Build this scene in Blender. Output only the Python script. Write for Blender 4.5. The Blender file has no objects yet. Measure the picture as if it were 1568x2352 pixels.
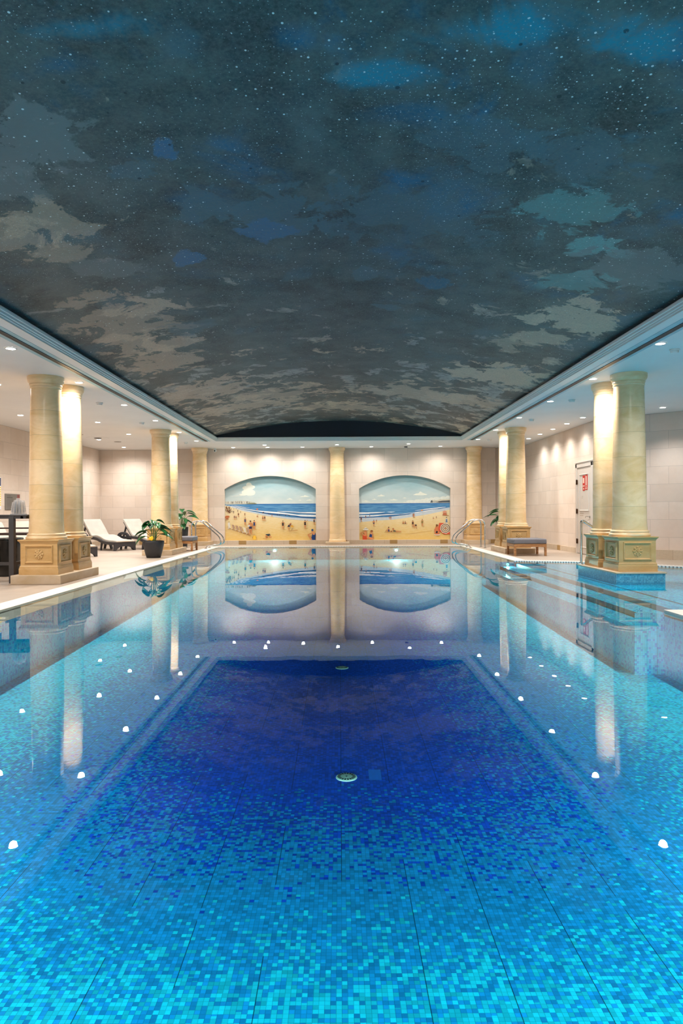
import bpy, bmesh, math, random
from mathutils import Vector, Matrix, Euler
random.seed(7)
PI = math.pi
scn = bpy.context.scene
COL = scn.collection

# ------------------------------------------------------------------ colours and materials
def lin(c):
    return tuple(((v/255)/12.92 if v/255 <= .04045 else ((v/255+.055)/1.055)**2.4) for v in c)

class NB:
    """small node builder"""
    def __init__(s, name):
        s.m = bpy.data.materials.new(name); s.m.use_nodes = True
        s.t = s.m.node_tree; s.t.nodes.clear()
        s.out = s.t.nodes.new('ShaderNodeOutputMaterial')
    def n(s, typ, ins=None, **kw):
        nd = s.t.nodes.new('ShaderNode'+typ)
        for k, v in kw.items(): setattr(nd, k, v)
        for k, v in (ins or {}).items(): s.set(nd.inputs[k], v)
        return nd
    def set(s, sock, v):
        if hasattr(v, 'is_linked') or isinstance(v, bpy.types.NodeSocket): s.t.links.new(v, sock)
        else:
            if sock.type == 'RGBA' and not isinstance(v, (int, float)) and len(v) == 3: v = (*v, 1)
            sock.default_value = v
    def ma(s, op, a, b=0.0, c=0.0, clamp=False):
        nd = s.n('Math', operation=op, use_clamp=clamp)
        s.set(nd.inputs[0], a); s.set(nd.inputs[1], b); s.set(nd.inputs[2], c)
        return nd.outputs[0]
    def mr(s, v, a, b, c=0.0, d=1.0, smooth=False):
        nd = s.n('MapRange', interpolation_type='SMOOTHSTEP' if smooth else 'LINEAR')
        for i, x in enumerate((v, a, b, c, d)): s.set(nd.inputs[i], x)
        return nd.outputs[0]
    def mix(s, f, a, b, mode='MIX'):
        nd = s.n('Mix', data_type='RGBA', blend_type=mode)
        s.set(nd.inputs[0], f); s.set(nd.inputs[6], a); s.set(nd.inputs[7], b)
        return nd.outputs[2]
    def pos(s): return s.n('NewGeometry').outputs['Position']
    def obj(s): return s.n('TexCoord').outputs['Object']
    def sep(s, v):
        nd = s.n('SeparateXYZ', {0: v}); return nd.outputs
    def comb(s, x, y, z=0.0): return s.n('CombineXYZ', {0: x, 1: y, 2: z}).outputs[0]
    def vmul(s, v, k):
        nd = s.n('VectorMath', operation='MULTIPLY'); s.set(nd.inputs[0], v); s.set(nd.inputs[1], k); return nd.outputs[0]
    def vadd(s, v, k):
        nd = s.n('VectorMath', operation='ADD'); s.set(nd.inputs[0], v); s.set(nd.inputs[1], k); return nd.outputs[0]
    def noise(s, v, scale, detail=3.0, rough=.5, dist=0.0, out=0):
        nd = s.n('TexNoise', {'Vector': v, 'Scale': scale, 'Detail': detail, 'Roughness': rough, 'Distortion': dist})
        return nd.outputs[out]
    def white(s, v, out=0): return s.n('TexWhiteNoise', {0: v}, noise_dimensions='3D').outputs[out]
    def bump(s, h, strength=.3, dist=.01):
        return s.n('Bump', {'Height': h, 'Strength': strength, 'Distance': dist}).outputs[0]
    def pbr(s, col, rough=.5, metal=0.0, spec=.5, normal=None, **extra):
        nd = s.n('BsdfPrincipled')
        s.set(nd.inputs['Base Color'], col); s.set(nd.inputs['Roughness'], rough); s.set(nd.inputs['Metallic'], metal)
        s.set(nd.inputs['Specular IOR Level'], spec)
        if normal is not None: s.set(nd.inputs['Normal'], normal)
        for k, v in extra.items(): s.set(nd.inputs[k.replace('_', ' ')], v)
        s.t.links.new(nd.outputs[0], s.out.inputs[0]); return s.m

def plain(name, rgb, rough=.5, metal=0.0, spec=.5, var=.08, scale=9.0, coat=0.0):
    b = NB(name); c = lin(rgb)
    n = b.noise(b.obj(), scale, 4, .6)
    f = b.mr(n, .3, .7, 1-var, 1+var)
    col = b.mix(1.0, c, b.n('CombineColor', {0: f, 1: f, 2: f}).outputs[0], 'MULTIPLY')
    return b.pbr(col, rough, metal, spec, Coat_Weight=coat)

def stone_wall(name, axis, bw=.735, bh=.373, base=(224, 209, 196)):
    """ashlar wall: big sawn blocks, half bond, hairline joints. axis = (cos, sin) of the run direction"""
    b = NB(name); p = b.pos(); x, y, z = b.sep(p)
    u = b.ma('ADD', b.ma('MULTIPLY', x, axis[0]), b.ma('MULTIPLY', y, axis[1]))
    v = b.comb(u, b.ma('ADD', z, -.09), 0.0)
    c = lin(base)
    c1 = tuple(k*1.06 for k in c); c2 = tuple(k*a for k, a in zip(c, (.93, .91, .89)))
    br = b.n('TexBrick', {'Vector': v, 'Color1': c1, 'Color2': c2, 'Mortar': tuple(k*.68 for k in c), 'Scale': 1.0,
                          'Mortar Size': .0035, 'Mortar Smooth': .25, 'Bias': 0.0, 'Brick Width': bw, 'Row Height': bh},
             offset=.5)
    n1 = b.noise(p, 1.3, 5, .6)
    col = b.mix(b.mr(n1, .45, .75, 0, .38), br.outputs[0], tuple(k*a for k, a in zip(c, (.80, .68, .56))))
    n2 = b.noise(p, 14, 5, .65)
    col = b.mix(b.mr(n2, .3, .75, 0, .14), col, tuple(k*.72 for k in c))
    h = b.ma('ADD', b.ma('MULTIPLY', br.outputs[1], -1.0), b.ma('MULTIPLY', n2, .25))
    return b.pbr(col, .7, 0, .3, b.bump(h, .25, .004))

def mosaic_nodes(b, u, v, w, s_field, seam=True, jit=.28):
    T = .0207
    cu, cv = b.ma('DIVIDE', u, T), b.ma('DIVIDE', v, T)
    cell = b.comb(b.ma('FLOOR', cu), b.ma('FLOOR', cv), w)
    wn = b.n('TexWhiteNoise', {0: cell}, noise_dimensions='3D')
    r = b.sep(wn.outputs[1])
    p1 = b.mr(s_field, .02, 1.2, 0, 1, True)
    p2 = b.ma('MULTIPLY', b.mr(s_field, 1.0, 1.95, 0, 1, True), .9)
    navy, azure, cyan = (.001, .105, .80), (.003, .37, .82), (.006, .74, .97)
    azf = b.ma('LESS_THAN', r[0], p1)
    cyf = b.ma('LESS_THAN', r[1], p2)
    col = b.mix(azf, navy, azure)
    col = b.mix(b.ma('MULTIPLY', azf, cyf), col, cyan)
    j = b.mr(r[2], 0, 1, 1-jit, 1+jit)
    col = b.mix(1.0, col, b.n('CombineColor', {0: j, 1: j, 2: j}).outputs[0], 'MULTIPLY')
    fu, fv = b.ma('FRACT', cu), b.ma('FRACT', cv)
    g = b.ma('MAXIMUM', b.ma('LESS_THAN', fu, .09), b.ma('LESS_THAN', fv, .07))
    su = b.ma('FRACT', b.ma('DIVIDE', cu, 15.0))
    sm = b.ma('LESS_THAN', su, .011)
    sn = b.ma('GREATER_THAN', b.noise(b.comb(b.ma('MULTIPLY', u, 3.2), b.ma('MULTIPLY', v, .9), 3.0), 1.0, 2), .46)
    col = b.mix(b.ma('MULTIPLY', g, .42), col, (.001, .05, .15))
    col = b.mix(b.ma('MULTIPLY', b.ma('MULTIPLY', sm, sn), .8), col, (.001, .02, .05))
    return col

def make_pool_floor():
    b = NB('mosaic_pool_floor'); x, y, z = b.sep(b.pos())
    a = b.ma('MAXIMUM', b.ma('DIVIDE', b.ma('SUBTRACT', b.ma('ABSOLUTE', b.ma('ADD', x, .03)), .65), 1.1), 0)
    c = b.ma('MAXIMUM', b.ma('DIVIDE', b.ma('SUBTRACT', 4.55, y), 1.35), 0)
    d = b.ma('MAXIMUM', b.ma('DIVIDE', b.ma('SUBTRACT', y, 15.0), 2.0), 0)
    s = b.ma('SQRT', b.ma('ADD', b.ma('ADD', b.ma('MULTIPLY', a, a), b.ma('MULTIPLY', c, c)), b.ma('MULTIPLY', d, d)))
    col = mosaic_nodes(b, x, y, 1.0, s)
    # paler blue square of replacement tiles near the first drain
    pa = b.ma('MULTIPLY', b.ma('MULTIPLY', b.ma('GREATER_THAN', x, .185), b.ma('LESS_THAN', x, .267)),
              b.ma('MULTIPLY', b.ma('GREATER_THAN', y, 4.43), b.ma('LESS_THAN', y, 4.60)))
    col = b.mix(b.ma('MULTIPLY', pa, .85), col, (.02, .26, .98))
    return b.pbr(col, .6, 0, .1)

def make_mosaic_wall(level=1.0, name='mosaic_wall'):
    b = NB(name); x, y, z = b.sep(b.pos())
    col = mosaic_nodes(b, b.ma('ADD', x, b.ma('MULTIPLY', y, .9999)), z, 2.0, level, False, .1)
    return b.pbr(col, .3, 0, .4)

def make_step_tile():
    b = NB('mosaic_step'); x, y, z = b.sep(b.pos())
    col = mosaic_nodes(b, x, y, 3.0, 1.55)
    return b.pbr(col, .35, 0, .3)

VAULT_SPOTS = [(0.78, 3.68, 0.66, 0.22, 'T', 1.0, 0.75),
               (0.32, 4.11, 0.45, 0.19, 'T', 0.95, 0.75),
               (1.71, 3.71, 0.26, 0.21, 'T', 0.95, 0.75),
               (-0.19, 3.77, 0.19, 0.16, 'B', 0.8, 0.9),
               (0.41, 3.55, 0.18, 0.16, 'B', 0.8, 0.9),
               (-1.25, 3.58, 0.43, 0.14, 'T', 0.8, 0.9),
               (0.52, 4.49, 0.49, 0.25, 'B', 0.6, 0.9),
               (-1.59, 3.84, 0.27, 0.15, 'B', 0.5, 0.9),
               (-0.05, 3.83, 0.22, 0.29, 'G', 0.5, 0.9),
               (-0.14, 4.5, 0.2, 0.35, 'G', 0.45, 0.8),
               (-2.02, 4.6, 0.44, 0.44, 'G', 0.75, 0.35),
               (-2.34, 5.02, 0.26, 0.27, 'G', 0.7, 0.35),
               (-2.36, 5.7, 0.36, 0.35, 'N', 0.55, 0.3),
               (-2.74, 5.81, 0.33, 0.33, 'N', 0.5, 0.3),
               (-2.49, 6.2, 0.32, 0.21, 'N', 0.5, 0.3),
               (-1.22, 4.79, 0.1, 0.14, 'K', 0.7, 0.3),
               (-1.51, 5.03, 0.16, 0.19, 'S', 0.6, 0.3),
               (-1.09, 5.69, 0.29, 0.32, 'S', 0.75, 0.3),
               (-0.49, 5.93, 0.42, 0.52, 'S', 0.8, 0.3),
               (-0.64, 6.29, 0.24, 0.24, 'K', 0.6, 0.3),
               (0.57, 5.93, 0.87, 0.61, 'S', 0.6, 0.4),
               (1.08, 4.81, 0.55, 0.41, 'S', 0.6, 0.5),
               (1.74, 4.85, 0.46, 0.43, 'S', 0.6, 0.4),
               (1.97, 5.71, 0.4, 0.43, 'M', 0.55, 0.4),
               (2.35, 6.23, 0.28, 0.23, 'M', 0.8, 0.4),
               (2.82, 6.59, 0.46, 0.5, 'G', 0.7, 0.3),
               (2.51, 7.14, 0.36, 0.31, 'M', 0.5, 0.3),
               (0.29, 7.47, 0.19, 0.19, 'S', 0.7, 0.3),
               (-1.51, 6.78, 0.19, 0.16, 'K', 0.7, 0.3),
               (-2.21, 6.82, 0.39, 0.27, 'G', 0.6, 0.3),
               (0.45, 6.95, 0.49, 0.3, 'B', 0.5, 0.8),
               (1.03, 7.66, 0.29, 0.18, 'B', 0.6, 0.5),
               (2.88, 8.21, 0.45, 0.66, 'N', 0.85, 0.22),
               (2.41, 8.48, 0.22, 0.27, 'N', 0.85, 0.22),
               (2.77, 9.23, 0.35, 0.38, 'N', 0.7, 0.22),
               (2.83, 11.95, 0.76, 0.9, 'N', 0.9, 0.2),
               (2.38, 12.02, 0.46, 0.54, 'N', 0.8, 0.2),
               (-2.57, 8.4, 0.64, 0.88, 'N', 0.5, 0.25),
               (-2.33, 8.14, 0.36, 0.39, 'N', 0.6, 0.22),
               (-2.4, 9.66, 0.43, 0.35, 'N', 0.6, 0.22),
               (-2.77, 9.47, 0.42, 0.51, 'N', 0.55, 0.22),
               (-2.05, 9.23, 0.35, 0.31, 'S', 0.6, 0.25),
               (-2.72, 10.69, 0.61, 0.64, 'N', 0.6, 0.22),
               (-2.61, 13.22, 1.01, 0.87, 'N', 0.7, 0.22),
               (-1.49, 14.65, 1.03, 0.65, 'N', 0.6, 0.25),
               (1.59, 14.58, 1.21, 0.76, 'N', 0.7, 0.22),
               (2.78, 14.49, 0.83, 0.59, 'N', 0.7, 0.22),
               (-2.2, 15.77, 1.41, 0.59, 'N', 0.7, 0.25),
               (0.44, 16.94, 1.62, 0.57, 'N', 0.6, 0.3),
               (0.61, 8.63, 0.17, 0.17, 'S', 0.7, 0.25),
               (2.46, 9.86, 0.31, 0.32, 'N', 0.5, 0.25)]
def make_vault():
    b = NB('painted_night_sky'); p = b.pos(); x, y, z = b.sep(p)
    q = b.comb(x, b.ma('MULTIPLY', y, .85), 0.0)
    base = b.mix(b.mr(b.noise(q, .75, 6, .62, .4), .38, .66), b.mix(b.mr(y, 6, 15), lin((68, 70, 72)), lin((80, 66, 57))), b.mix(b.mr(y, 8, 16), lin((54, 76, 78)), lin((66, 62, 60))))  # warmer toward the far end: glow of the wall lights put into the colour
    base = b.mix(b.mr(b.noise(b.vadd(q, (13, 4, 0)), 2.2, 7, .65), .40, .66, 0, .95), base, lin((98, 100, 96)))
    base = b.mix(b.mr(b.noise(b.vadd(q, (3, 31, 0)), 1.4, 8, .68), .48, .64, 0, .75), base, lin((36, 36, 34)))
    # saturated blue glaze, strongest over the camera end of the pool
    near = b.mr(y, 10.0, 4.0, 0.05, 1.0, True)
    bl = b.mr(b.noise(b.vadd(q, (7, 2, 5)), 1.25, 6, .6, .6), .54, .72, 0, 1, True)
    right = b.mr(x, -2.5, 1.0, .45, 1.0)
    base = b.mix(b.ma('MULTIPLY', b.ma('MULTIPLY', bl, near), b.ma('MULTIPLY', right, .85)), base, lin((0, 110, 148)))
    # hard-edged pale clouds and faded blue patches
    far = b.mr(y, 5.0, 15.0, .0, 1.0, True)  # pale clouds gain toward the far end, part of the painted lamp glow
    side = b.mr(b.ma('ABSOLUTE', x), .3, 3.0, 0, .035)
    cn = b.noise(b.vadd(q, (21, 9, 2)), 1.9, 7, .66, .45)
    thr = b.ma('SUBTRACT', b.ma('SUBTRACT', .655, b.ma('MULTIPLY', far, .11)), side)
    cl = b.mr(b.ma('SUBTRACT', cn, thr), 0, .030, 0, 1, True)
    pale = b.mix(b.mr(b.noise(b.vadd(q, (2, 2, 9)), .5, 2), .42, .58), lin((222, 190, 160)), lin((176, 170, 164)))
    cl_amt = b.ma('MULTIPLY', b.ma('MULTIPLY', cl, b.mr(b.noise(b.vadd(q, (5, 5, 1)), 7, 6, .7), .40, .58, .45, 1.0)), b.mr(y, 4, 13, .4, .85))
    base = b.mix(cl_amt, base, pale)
    bn = b.noise(b.vadd(q, (41, 19, 2)), 1.15, 8, .55, .3)
    bf = b.mr(b.ma('SUBTRACT', bn, .58), 0, .09, 0, 1, True)
    base = b.mix(b.ma('MULTIPLY', bf, b.mr(y, 15, 8, 0, .5)), base, lin((72, 104, 118)))
    # individual painted clouds: (x, y, half width, half depth, colour, strength)
    rag = b.ma('MULTIPLY', b.ma('SUBTRACT', b.noise(q, 2.3, 7, .68, .5), .5), 4.2)
    rag2 = b.ma('MULTIPLY', b.ma('SUBTRACT', b.noise(b.vadd(q, (9, 9, 9)), 1.5, 5, .6, .8), .5), 3.0)
    def spot(base, cx, cy, rx, ry, rgb, k, soft):
        dx = b.ma('DIVIDE', b.ma('SUBTRACT', x, cx), rx*1.25)
        dy = b.ma('DIVIDE', b.ma('SUBTRACT', y, cy), ry*1.25)
        d = b.ma('SQRT', b.ma('ADD', b.ma('MULTIPLY', dx, dx), b.ma('MULTIPLY', dy, dy)))
        v = b.ma('ADD', b.ma('SUBTRACT', 1.0, d), rag if soft < .6 else rag2)
        v = b.ma('MULTIPLY', b.mr(v, .22, .22+soft*(.55 if soft < .6 else 1.1), 0, 1, True), b.mr(d, 1.35, .9, 0, 1, True))
        return b.mix(b.ma('MULTIPLY', v, k), base, lin(rgb))
    TEAL, BLUE, SLATE, GREY, MINT, SAND, SKYB = (0, 136, 160), (10, 104, 136), (82, 106, 116), (122, 124, 124), (116, 168, 166), (204, 174, 150), (58, 112, 152)
    for a in VAULT_SPOTS: base = spot(base, *a[:4], {'T': TEAL, 'B': BLUE, 'S': SLATE, 'G': GREY, 'M': MINT, 'N': SAND, 'K': SKYB}[a[4]], a[5], a[6])
    # fine brushed grain
    base = b.mix(b.mr(b.noise(p, 38, 4, .8), .42, .68, 0, .5), base, lin((112, 114, 110)))
    # splattered stars: two sizes, gathered in drifts
    def stars(scale, r0, lo, hi, seed):
        v = b.vadd(b.vmul(q, (1, 1, 0)), (seed, seed*.7, 0))
        vo = b.n('TexVoronoi', {'Vector': v, 'Scale': scale}, voronoi_dimensions='2D', feature='F1')
        wn = b.sep(vo.outputs['Color'])
        dens = b.mr(b.noise(v, .8, 4, .6), lo, hi, .02, .9)
        dens = b.ma('MULTIPLY', dens, b.mr(y, 13, 4.5, .12, 1.0))
        on = b.ma('LESS_THAN', wn[0], dens)
        rad = b.ma('MULTIPLY', b.ma('POWER', wn[1], 2.2), r0)
        rad = b.ma('ADD', rad, r0*.22)
        return b.ma('MULTIPLY', on, b.mr(b.ma('SUBTRACT', rad, vo.outputs['Distance']), 0, r0*.25, 0, 1))
    st = stars(17, .115, .40, .66, 5.0)
    base = b.mix(b.ma('MULTIPLY', st, .85), base, lin((235, 240, 240)))
    st2 = stars(42, .15, .40, .62, 17.0)
    base = b.mix(b.ma('MULTIPLY', st2, .55), base, lin((215, 225, 230)))
    dk = stars(6, .09, .5, .78, 33.0)
    base = b.mix(b.ma('MULTIPLY', dk, .7), base, lin((12, 26, 34)))
    h = b.noise(p, 5, 6, .6)
    return b.pbr(base, .55, 0, .3, b.bump(h, .3, .02))

def make_water():
    b = NB('pool_water'); p = b.pos()
    n1 = b.noise(b.vmul(p, (1.0, .7, 1)), 2.2, 2, .5, 0, 1)
    n2 = b.noise(b.vmul(p, (1.0, 1.6, 1)), 9.0, 2, .5, 0, 1)
    patch = b.mr(b.noise(p, .35, 2), .42, .62, .25, 1.0)
    v = b.vadd(b.vmul(b.vadd(n1, (-.5, -.5, -.5)), (.0026, .0026, 0)),
               b.vmul(b.vmul(b.vadd(n2, (-.5, -.5, -.5)), (.0050, .0050, 0)), b.comb(patch, patch, 0.0)))
    nrm = b.n('VectorMath', operation='NORMALIZE'); b.set(nrm.inputs[0], b.vadd(v, (0, 0, 1)))
    fr = b.n('Fresnel', {'IOR': 1.333, 'Normal': nrm.outputs[0]})
    tr = b.n('BsdfTransparent', {'Color': (.80, .97, 1.0)})
    gl = b.n('BsdfGlossy', {'Color': (.90, .97, 1, 1), 'Roughness': .004, 'Normal': nrm.outputs[0]})
    mx = b.n('MixShader'); b.set(mx.inputs[0], fr.outputs[0])
    b.t.links.new(tr.outputs[0], mx.inputs[1]); b.t.links.new(gl.outputs[0], mx.inputs[2])
    b.t.links.new(mx.outputs[0], b.out.inputs[0]); return b.m

def make_clear(name='clear_glass'):
    b = NB(name)
    lw = b.n('LayerWeight', {'Blend': .42})
    tr = b.n('BsdfTransparent', {'Color': (.93, .95, .97)})
    gl = b.n('BsdfGlossy', {'Color': (1, 1, 1), 'Roughness': .05})
    mx = b.n('MixShader'); b.set(mx.inputs[0], b.ma('ADD', b.ma('MULTIPLY', lw.outputs[1], .75), .12))
    b.t.links.new(tr.outputs[0], mx.inputs[1]); b.t.links.new(gl.outputs[0], mx.inputs[2])
    df = b.n('BsdfTranslucent', {'Color': (.95, .95, .97, 1)}); d2 = b.n('BsdfDiffuse', {'Color': (.95, .95, .97, 1)})
    m3 = b.n('MixShader', {0: .5}); b.t.links.new(df.outputs[0], m3.inputs[1]); b.t.links.new(d2.outputs[0], m3.inputs[2])
    m2 = b.n('MixShader', {0: .16}); b.t.links.new(mx.outputs[0], m2.inputs[1]); b.t.links.new(m3.outputs[0], m2.inputs[2])
    b.t.links.new(m2.outputs[0], b.out.inputs[0]); return b.m

def make_emit(name, rgb, strength):
    b = NB(name); e = b.n('Emission', {'Color': (*rgb, 1), 'Strength': strength})
    b.t.links.new(e.outputs[0], b.out.inputs[0]); return b.m

def make_sandstone(name, base, rough, joints, dark=1.0):
    b = NB(name); o = b.obj(); x, y, z = b.sep(o)
    rnd = b.n('ObjectInfo').outputs['Random']
    off = b.comb(b.ma('MULTIPLY', rnd, 37.0), b.ma('MULTIPLY', rnd, 11.0), b.ma('MULTIPLY', rnd, 23.0))
    q = b.vadd(o, off)
    drum = b.ma('FLOOR', b.ma('DIVIDE', b.ma('SUBTRACT', z, .72), .368))
    dr = b.white(b.comb(drum, b.ma('MULTIPLY', rnd, 91.0), 0.0))
    q2 = b.vadd(q, b.comb(0.0, 0.0, b.ma('MULTIPLY', dr, 9.0)))
    c = lin(base)
    n = b.noise(b.vmul(q2, (1.2, 1.2, 2.6)), 1.6, 5, .6, 1.0)
    col = b.mix(b.mr(n, .35, .7), tuple(k*a for k, a in zip(c, (1.05, 1.06, 1.12))), tuple(k*a for k, a in zip(c, (.86, .78, .62))))
    if joints:
        col = b.mix(b.mr(dr, 0, 1, 0, .25), col, tuple(k*a for k, a in zip(c, (.9, .82, .66))))
        fr = b.ma('FRACT', b.ma('DIVIDE', b.ma('SUBTRACT', z, .72), .368))
        col = b.mix(b.ma('MULTIPLY', b.ma('LESS_THAN', fr, .013), .6), col, tuple(k*.42 for k in c))
    fine = b.noise(b.vmul(q, (1, 1, 4)), 18, 5, .7)
    col = b.mix(b.mr(fine, .35, .75, 0, .15), col, tuple(k*.6 for k in c))
    return b.pbr(col, rough, 0, .45, b.bump(fine, .06, .004))

def make_deck():
    b = NB('travertine_deck'); p = b.pos(); x, y, z = b.sep(p)
    c = lin((180, 163, 147))
    br = b.n('TexBrick', {'Vector': b.comb(x, y, 0.0), 'Color1': tuple(k*1.05 for k in c), 'Color2': tuple(k*.93 for k in c),
                          'Mortar': tuple(k*.8 for k in c), 'Scale': 1.0, 'Mortar Size': .003, 'Brick Width': .6, 'Row Height': .6}, offset=0.0)
    st = b.noise(b.vmul(p, (.6, 3.0, 1)), 2.4, 6, .65)
    col = b.mix(b.mr(st, .38, .68, 0, .5), br.outputs[0], tuple(k*a for k, a in zip(c, (.82, .74, .66))))
    return b.pbr(col, .42, 0, .4)

def make_lip():
    b = NB('submerged_stone_lip'); p = b.pos(); x, y, z = b.sep(p)
    c = lin((214, 196, 180))
    br = b.n('TexBrick', {'Vector': b.comb(b.ma('ADD', y, x), b.ma('MULTIPLY', x, 1.0), 0.0), 'Color1': c, 'Color2': tuple(k*.94 for k in c),
                          'Mortar': tuple(k*.8 for k in c), 'Scale': 1.0, 'Mortar Size': .003, 'Brick Width': .3, 'Row Height': .5}, offset=0.0)
    return b.pbr(br.outputs[0], .4, 0, .4)

def make_grate(name, axis):
    """white plastic overflow grating: bars across the gutter"""
    b = NB(name); x, y, z = b.sep(b.pos())
    u = b.ma('ADD', b.ma('MULTIPLY', x, axis[0]), b.ma('MULTIPLY', y, axis[1]))
    f = b.ma('LESS_THAN', b.ma('FRACT', b.ma('DIVIDE', u, .048)), .42)
    nx, ny = -axis[1], axis[0]
    col = b.mix(b.ma('MULTIPLY', f, .72), lin((240, 236, 230)), lin((70, 62, 56)))
    return b.pbr(col, .4, 0, .4)

def make_skirting(name, axis):
    b = NB(name); p = b.pos(); x, y, z = b.sep(p)
    u = b.ma('ADD', b.ma('MULTIPLY', x, axis[0]), b.ma('MULTIPLY', y, axis[1]))
    c = lin((208, 190, 168))
    cu = b.ma('DIVIDE', u, .36)
    cell = b.ma('FLOOR', cu)
    r = b.white(b.comb(cell, 7.0, 1.0))
    f = b.ma('FRACT', b.ma('DIVIDE', u, 1.62))
    brown = b.ma('LESS_THAN', f, .15)
    col = b.mix(b.mr(r, 0, 1, 0, .35), c, tuple(k*a for k, a in zip(c, (.8, .72, .62))))
    col = b.mix(brown, col, lin((168, 134, 84)))
    col = b.mix(b.ma('MULTIPLY', b.ma('LESS_THAN', b.ma('FRACT', cu), .02), .5), col, lin((120, 96, 70)))
    n = b.noise(p, 30, 5, .7)
    col = b.mix(b.mr(n, .4, .75, 0, .2), col, lin((140, 112, 84)))
    return b.pbr(col, .55, 0, .35)

def make_wood():
    b = NB('teak_wood'); o = b.obj()
    n = b.noise(b.vmul(o, (2, 14, 14)), 3.0, 5, .6, .6)
    col = b.mix(b.mr(n, .3, .7), lin((196, 146, 98)), lin((142, 92, 54)))
    return b.pbr(col, .5, 0, .35)

def make_fabric(name, rgb, var=.08):
    b = NB(name); o = b.obj(); c = lin(rgb)
    n = b.noise(o, 5, 3); w = b.noise(o, 260, 2)
    col = b.mix(b.mr(n, .3, .7, 0, 1), tuple(k*(1-var) for k in c), tuple(k*(1+var) for k in c))
    return b.pbr(col, .85, 0, .2, b.bump(b.ma('ADD', w, b.ma('MULTIPLY', n, 2.0)), .25, .004), Sheen_Weight=.15)

def make_leaf():
    b = NB('glossy_leaf'); o = b.obj()
    n = b.noise(o, 7, 3)
    col = b.mix(b.mr(n, .35, .65), lin((22, 66, 36)), lin((48, 108, 56)))
    return b.pbr(col, .28, 0, .5)

M = {}
M['wall_x'] = stone_wall('ashlar_stone_x', (1, 0))
M['wall_y'] = stone_wall('ashlar_stone_y', (0, 1))
M['wall_d'] = stone_wall('ashlar_stone_diagonal', (.76, -.65), base=(222, 203, 190))
M['ceil'] = plain('white_ceiling_plaster', (226, 224, 222), .6, var=.03, scale=1.2)
M['trim'] = plain('white_cornice_paint', (224, 222, 216), .45, var=.02)
M['navy'] = plain('navy_cove_paint', (2, 20, 38), .55, var=.25, scale=1.5)
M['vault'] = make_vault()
M['floor_mosaic'] = make_pool_floor()
M['wall_mosaic'] = make_mosaic_wall(1.75, 'mosaic_pool_wall')
def make_island_tile():
    b = NB('turquoise_mosaic'); x, y, z = b.sep(b.pos())
    u = b.ma('DIVIDE', b.ma('ADD', x, b.ma('MULTIPLY', y, .9999)), .0207); v = b.ma('DIVIDE', z, .0207)
    wn = b.white(b.comb(b.ma('FLOOR', u), b.ma('FLOOR', v), 4.0))
    col = b.mix(wn, lin((28, 128, 168)), lin((84, 178, 204)))
    g = b.ma('MAXIMUM', b.ma('LESS_THAN', b.ma('FRACT', u), .13), b.ma('LESS_THAN', b.ma('FRACT', v), .13))
    col = b.mix(b.ma('MULTIPLY', g, .7), col, lin((186, 216, 222)))
    return b.pbr(col, .3, 0, .4)
M['island_mosaic'] = make_island_tile()
M['step_mosaic'] = make_step_tile()
M['riser'] = plain('step_riser_tile', (24, 84, 116), .4, var=.1)
M['water'] = make_water()
M['deck'] = make_deck()
M['lip'] = make_lip()
M['grate_x'] = make_grate('overflow_grating_x', (1, 0))
M['grate_y'] = make_grate('overflow_grating_y', (0, 1))
M['coping'] = plain('pale_coping_stone', (232, 222, 210), .5, var=.05)
M['skirt_x'] = make_skirting('stone_skirting_x', (1, 0))
M['skirt_y'] = make_skirting('stone_skirting_y', (0, 1))
M['skirt_d'] = make_skirting('stone_skirting_diagonal', (.76, -.65))
M['shaft'] = make_sandstone('column_sandstone', (246, 215, 170), .26, True)
M['capital'] = make_sandstone('capital_sandstone', (246, 216, 172), .28, False)
M['pedestal'] = make_sandstone('pedestal_sandstone', (212, 172, 116), .36, False)
M['rosette'] = make_sandstone('rosette_sandstone', (214, 176, 120), .35, False)
M['plinth'] = make_sandstone('plinth_stone', (206, 184, 156), .55, False)
M['white_plastic'] = plain('white_plastic', (228, 226, 222), .4, var=.02)
M['dark_gap'] = plain('dark_slot', (26, 28, 30), .6)
M['pale_blue'] = plain('pale_blue_strip_paint', (150, 190, 200), .5, var=.12, scale=3)
M['lens'] = make_emit('lamp_lens_glow', (1.0, .95, .88), 28.0)
M['lens_cool'] = make_emit('cool_lamp_lens_glow', (.82, .92, 1.0), 26.0)
M['pool_lens'] = make_emit('pool_lamp_glow', (.30, 1.0, .95), 4.0)
M['pool_lens_white'] = make_emit('pool_lamp_white_glow', (.95, 1.0, 1.0), 30.0)
M['steel'] = plain('brushed_steel', (200, 200, 200), .16, 1.0, var=.04)
M['brass'] = plain('bronze_hinge', (84, 58, 38), .4, .8, var=.2)
M['dark_metal'] = plain('charcoal_metal', (74, 72, 74), .42, .3, var=.06)
M['brown_metal'] = plain('dark_brown_frame', (58, 42, 40), .4, .2, var=.06)
M['black_plastic'] = plain('black_plastic', (14, 14, 16), .25, var=.1)
M['resin'] = plain('charcoal_resin_wicker', (56, 54, 58), .48, var=.15, scale=60)
M['cushion'] = make_fabric('cream_cushion_fabric', (204, 195, 182))
M['grey_fabric'] = make_fabric('grey_cushion_fabric', (118, 116, 122))
M['wood'] = make_wood()
M['pot'] = plain('matte_black_planter', (42, 42, 46), .55, var=.12, scale=20)
M['soil'] = plain('potting_soil', (44, 34, 26), .9, var=.3, scale=60)
M['leaf'] = make_leaf()
M['stem'] = plain('green_stem', (92, 128, 62), .5, var=.15)
M['petal'] = plain('yellow_petal', (248, 196, 20), .5, var=.1)
M['clear'] = make_clear()
M['door'] = plain('cream_door_paint', (220, 210, 200), .45, var=.02)
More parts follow.
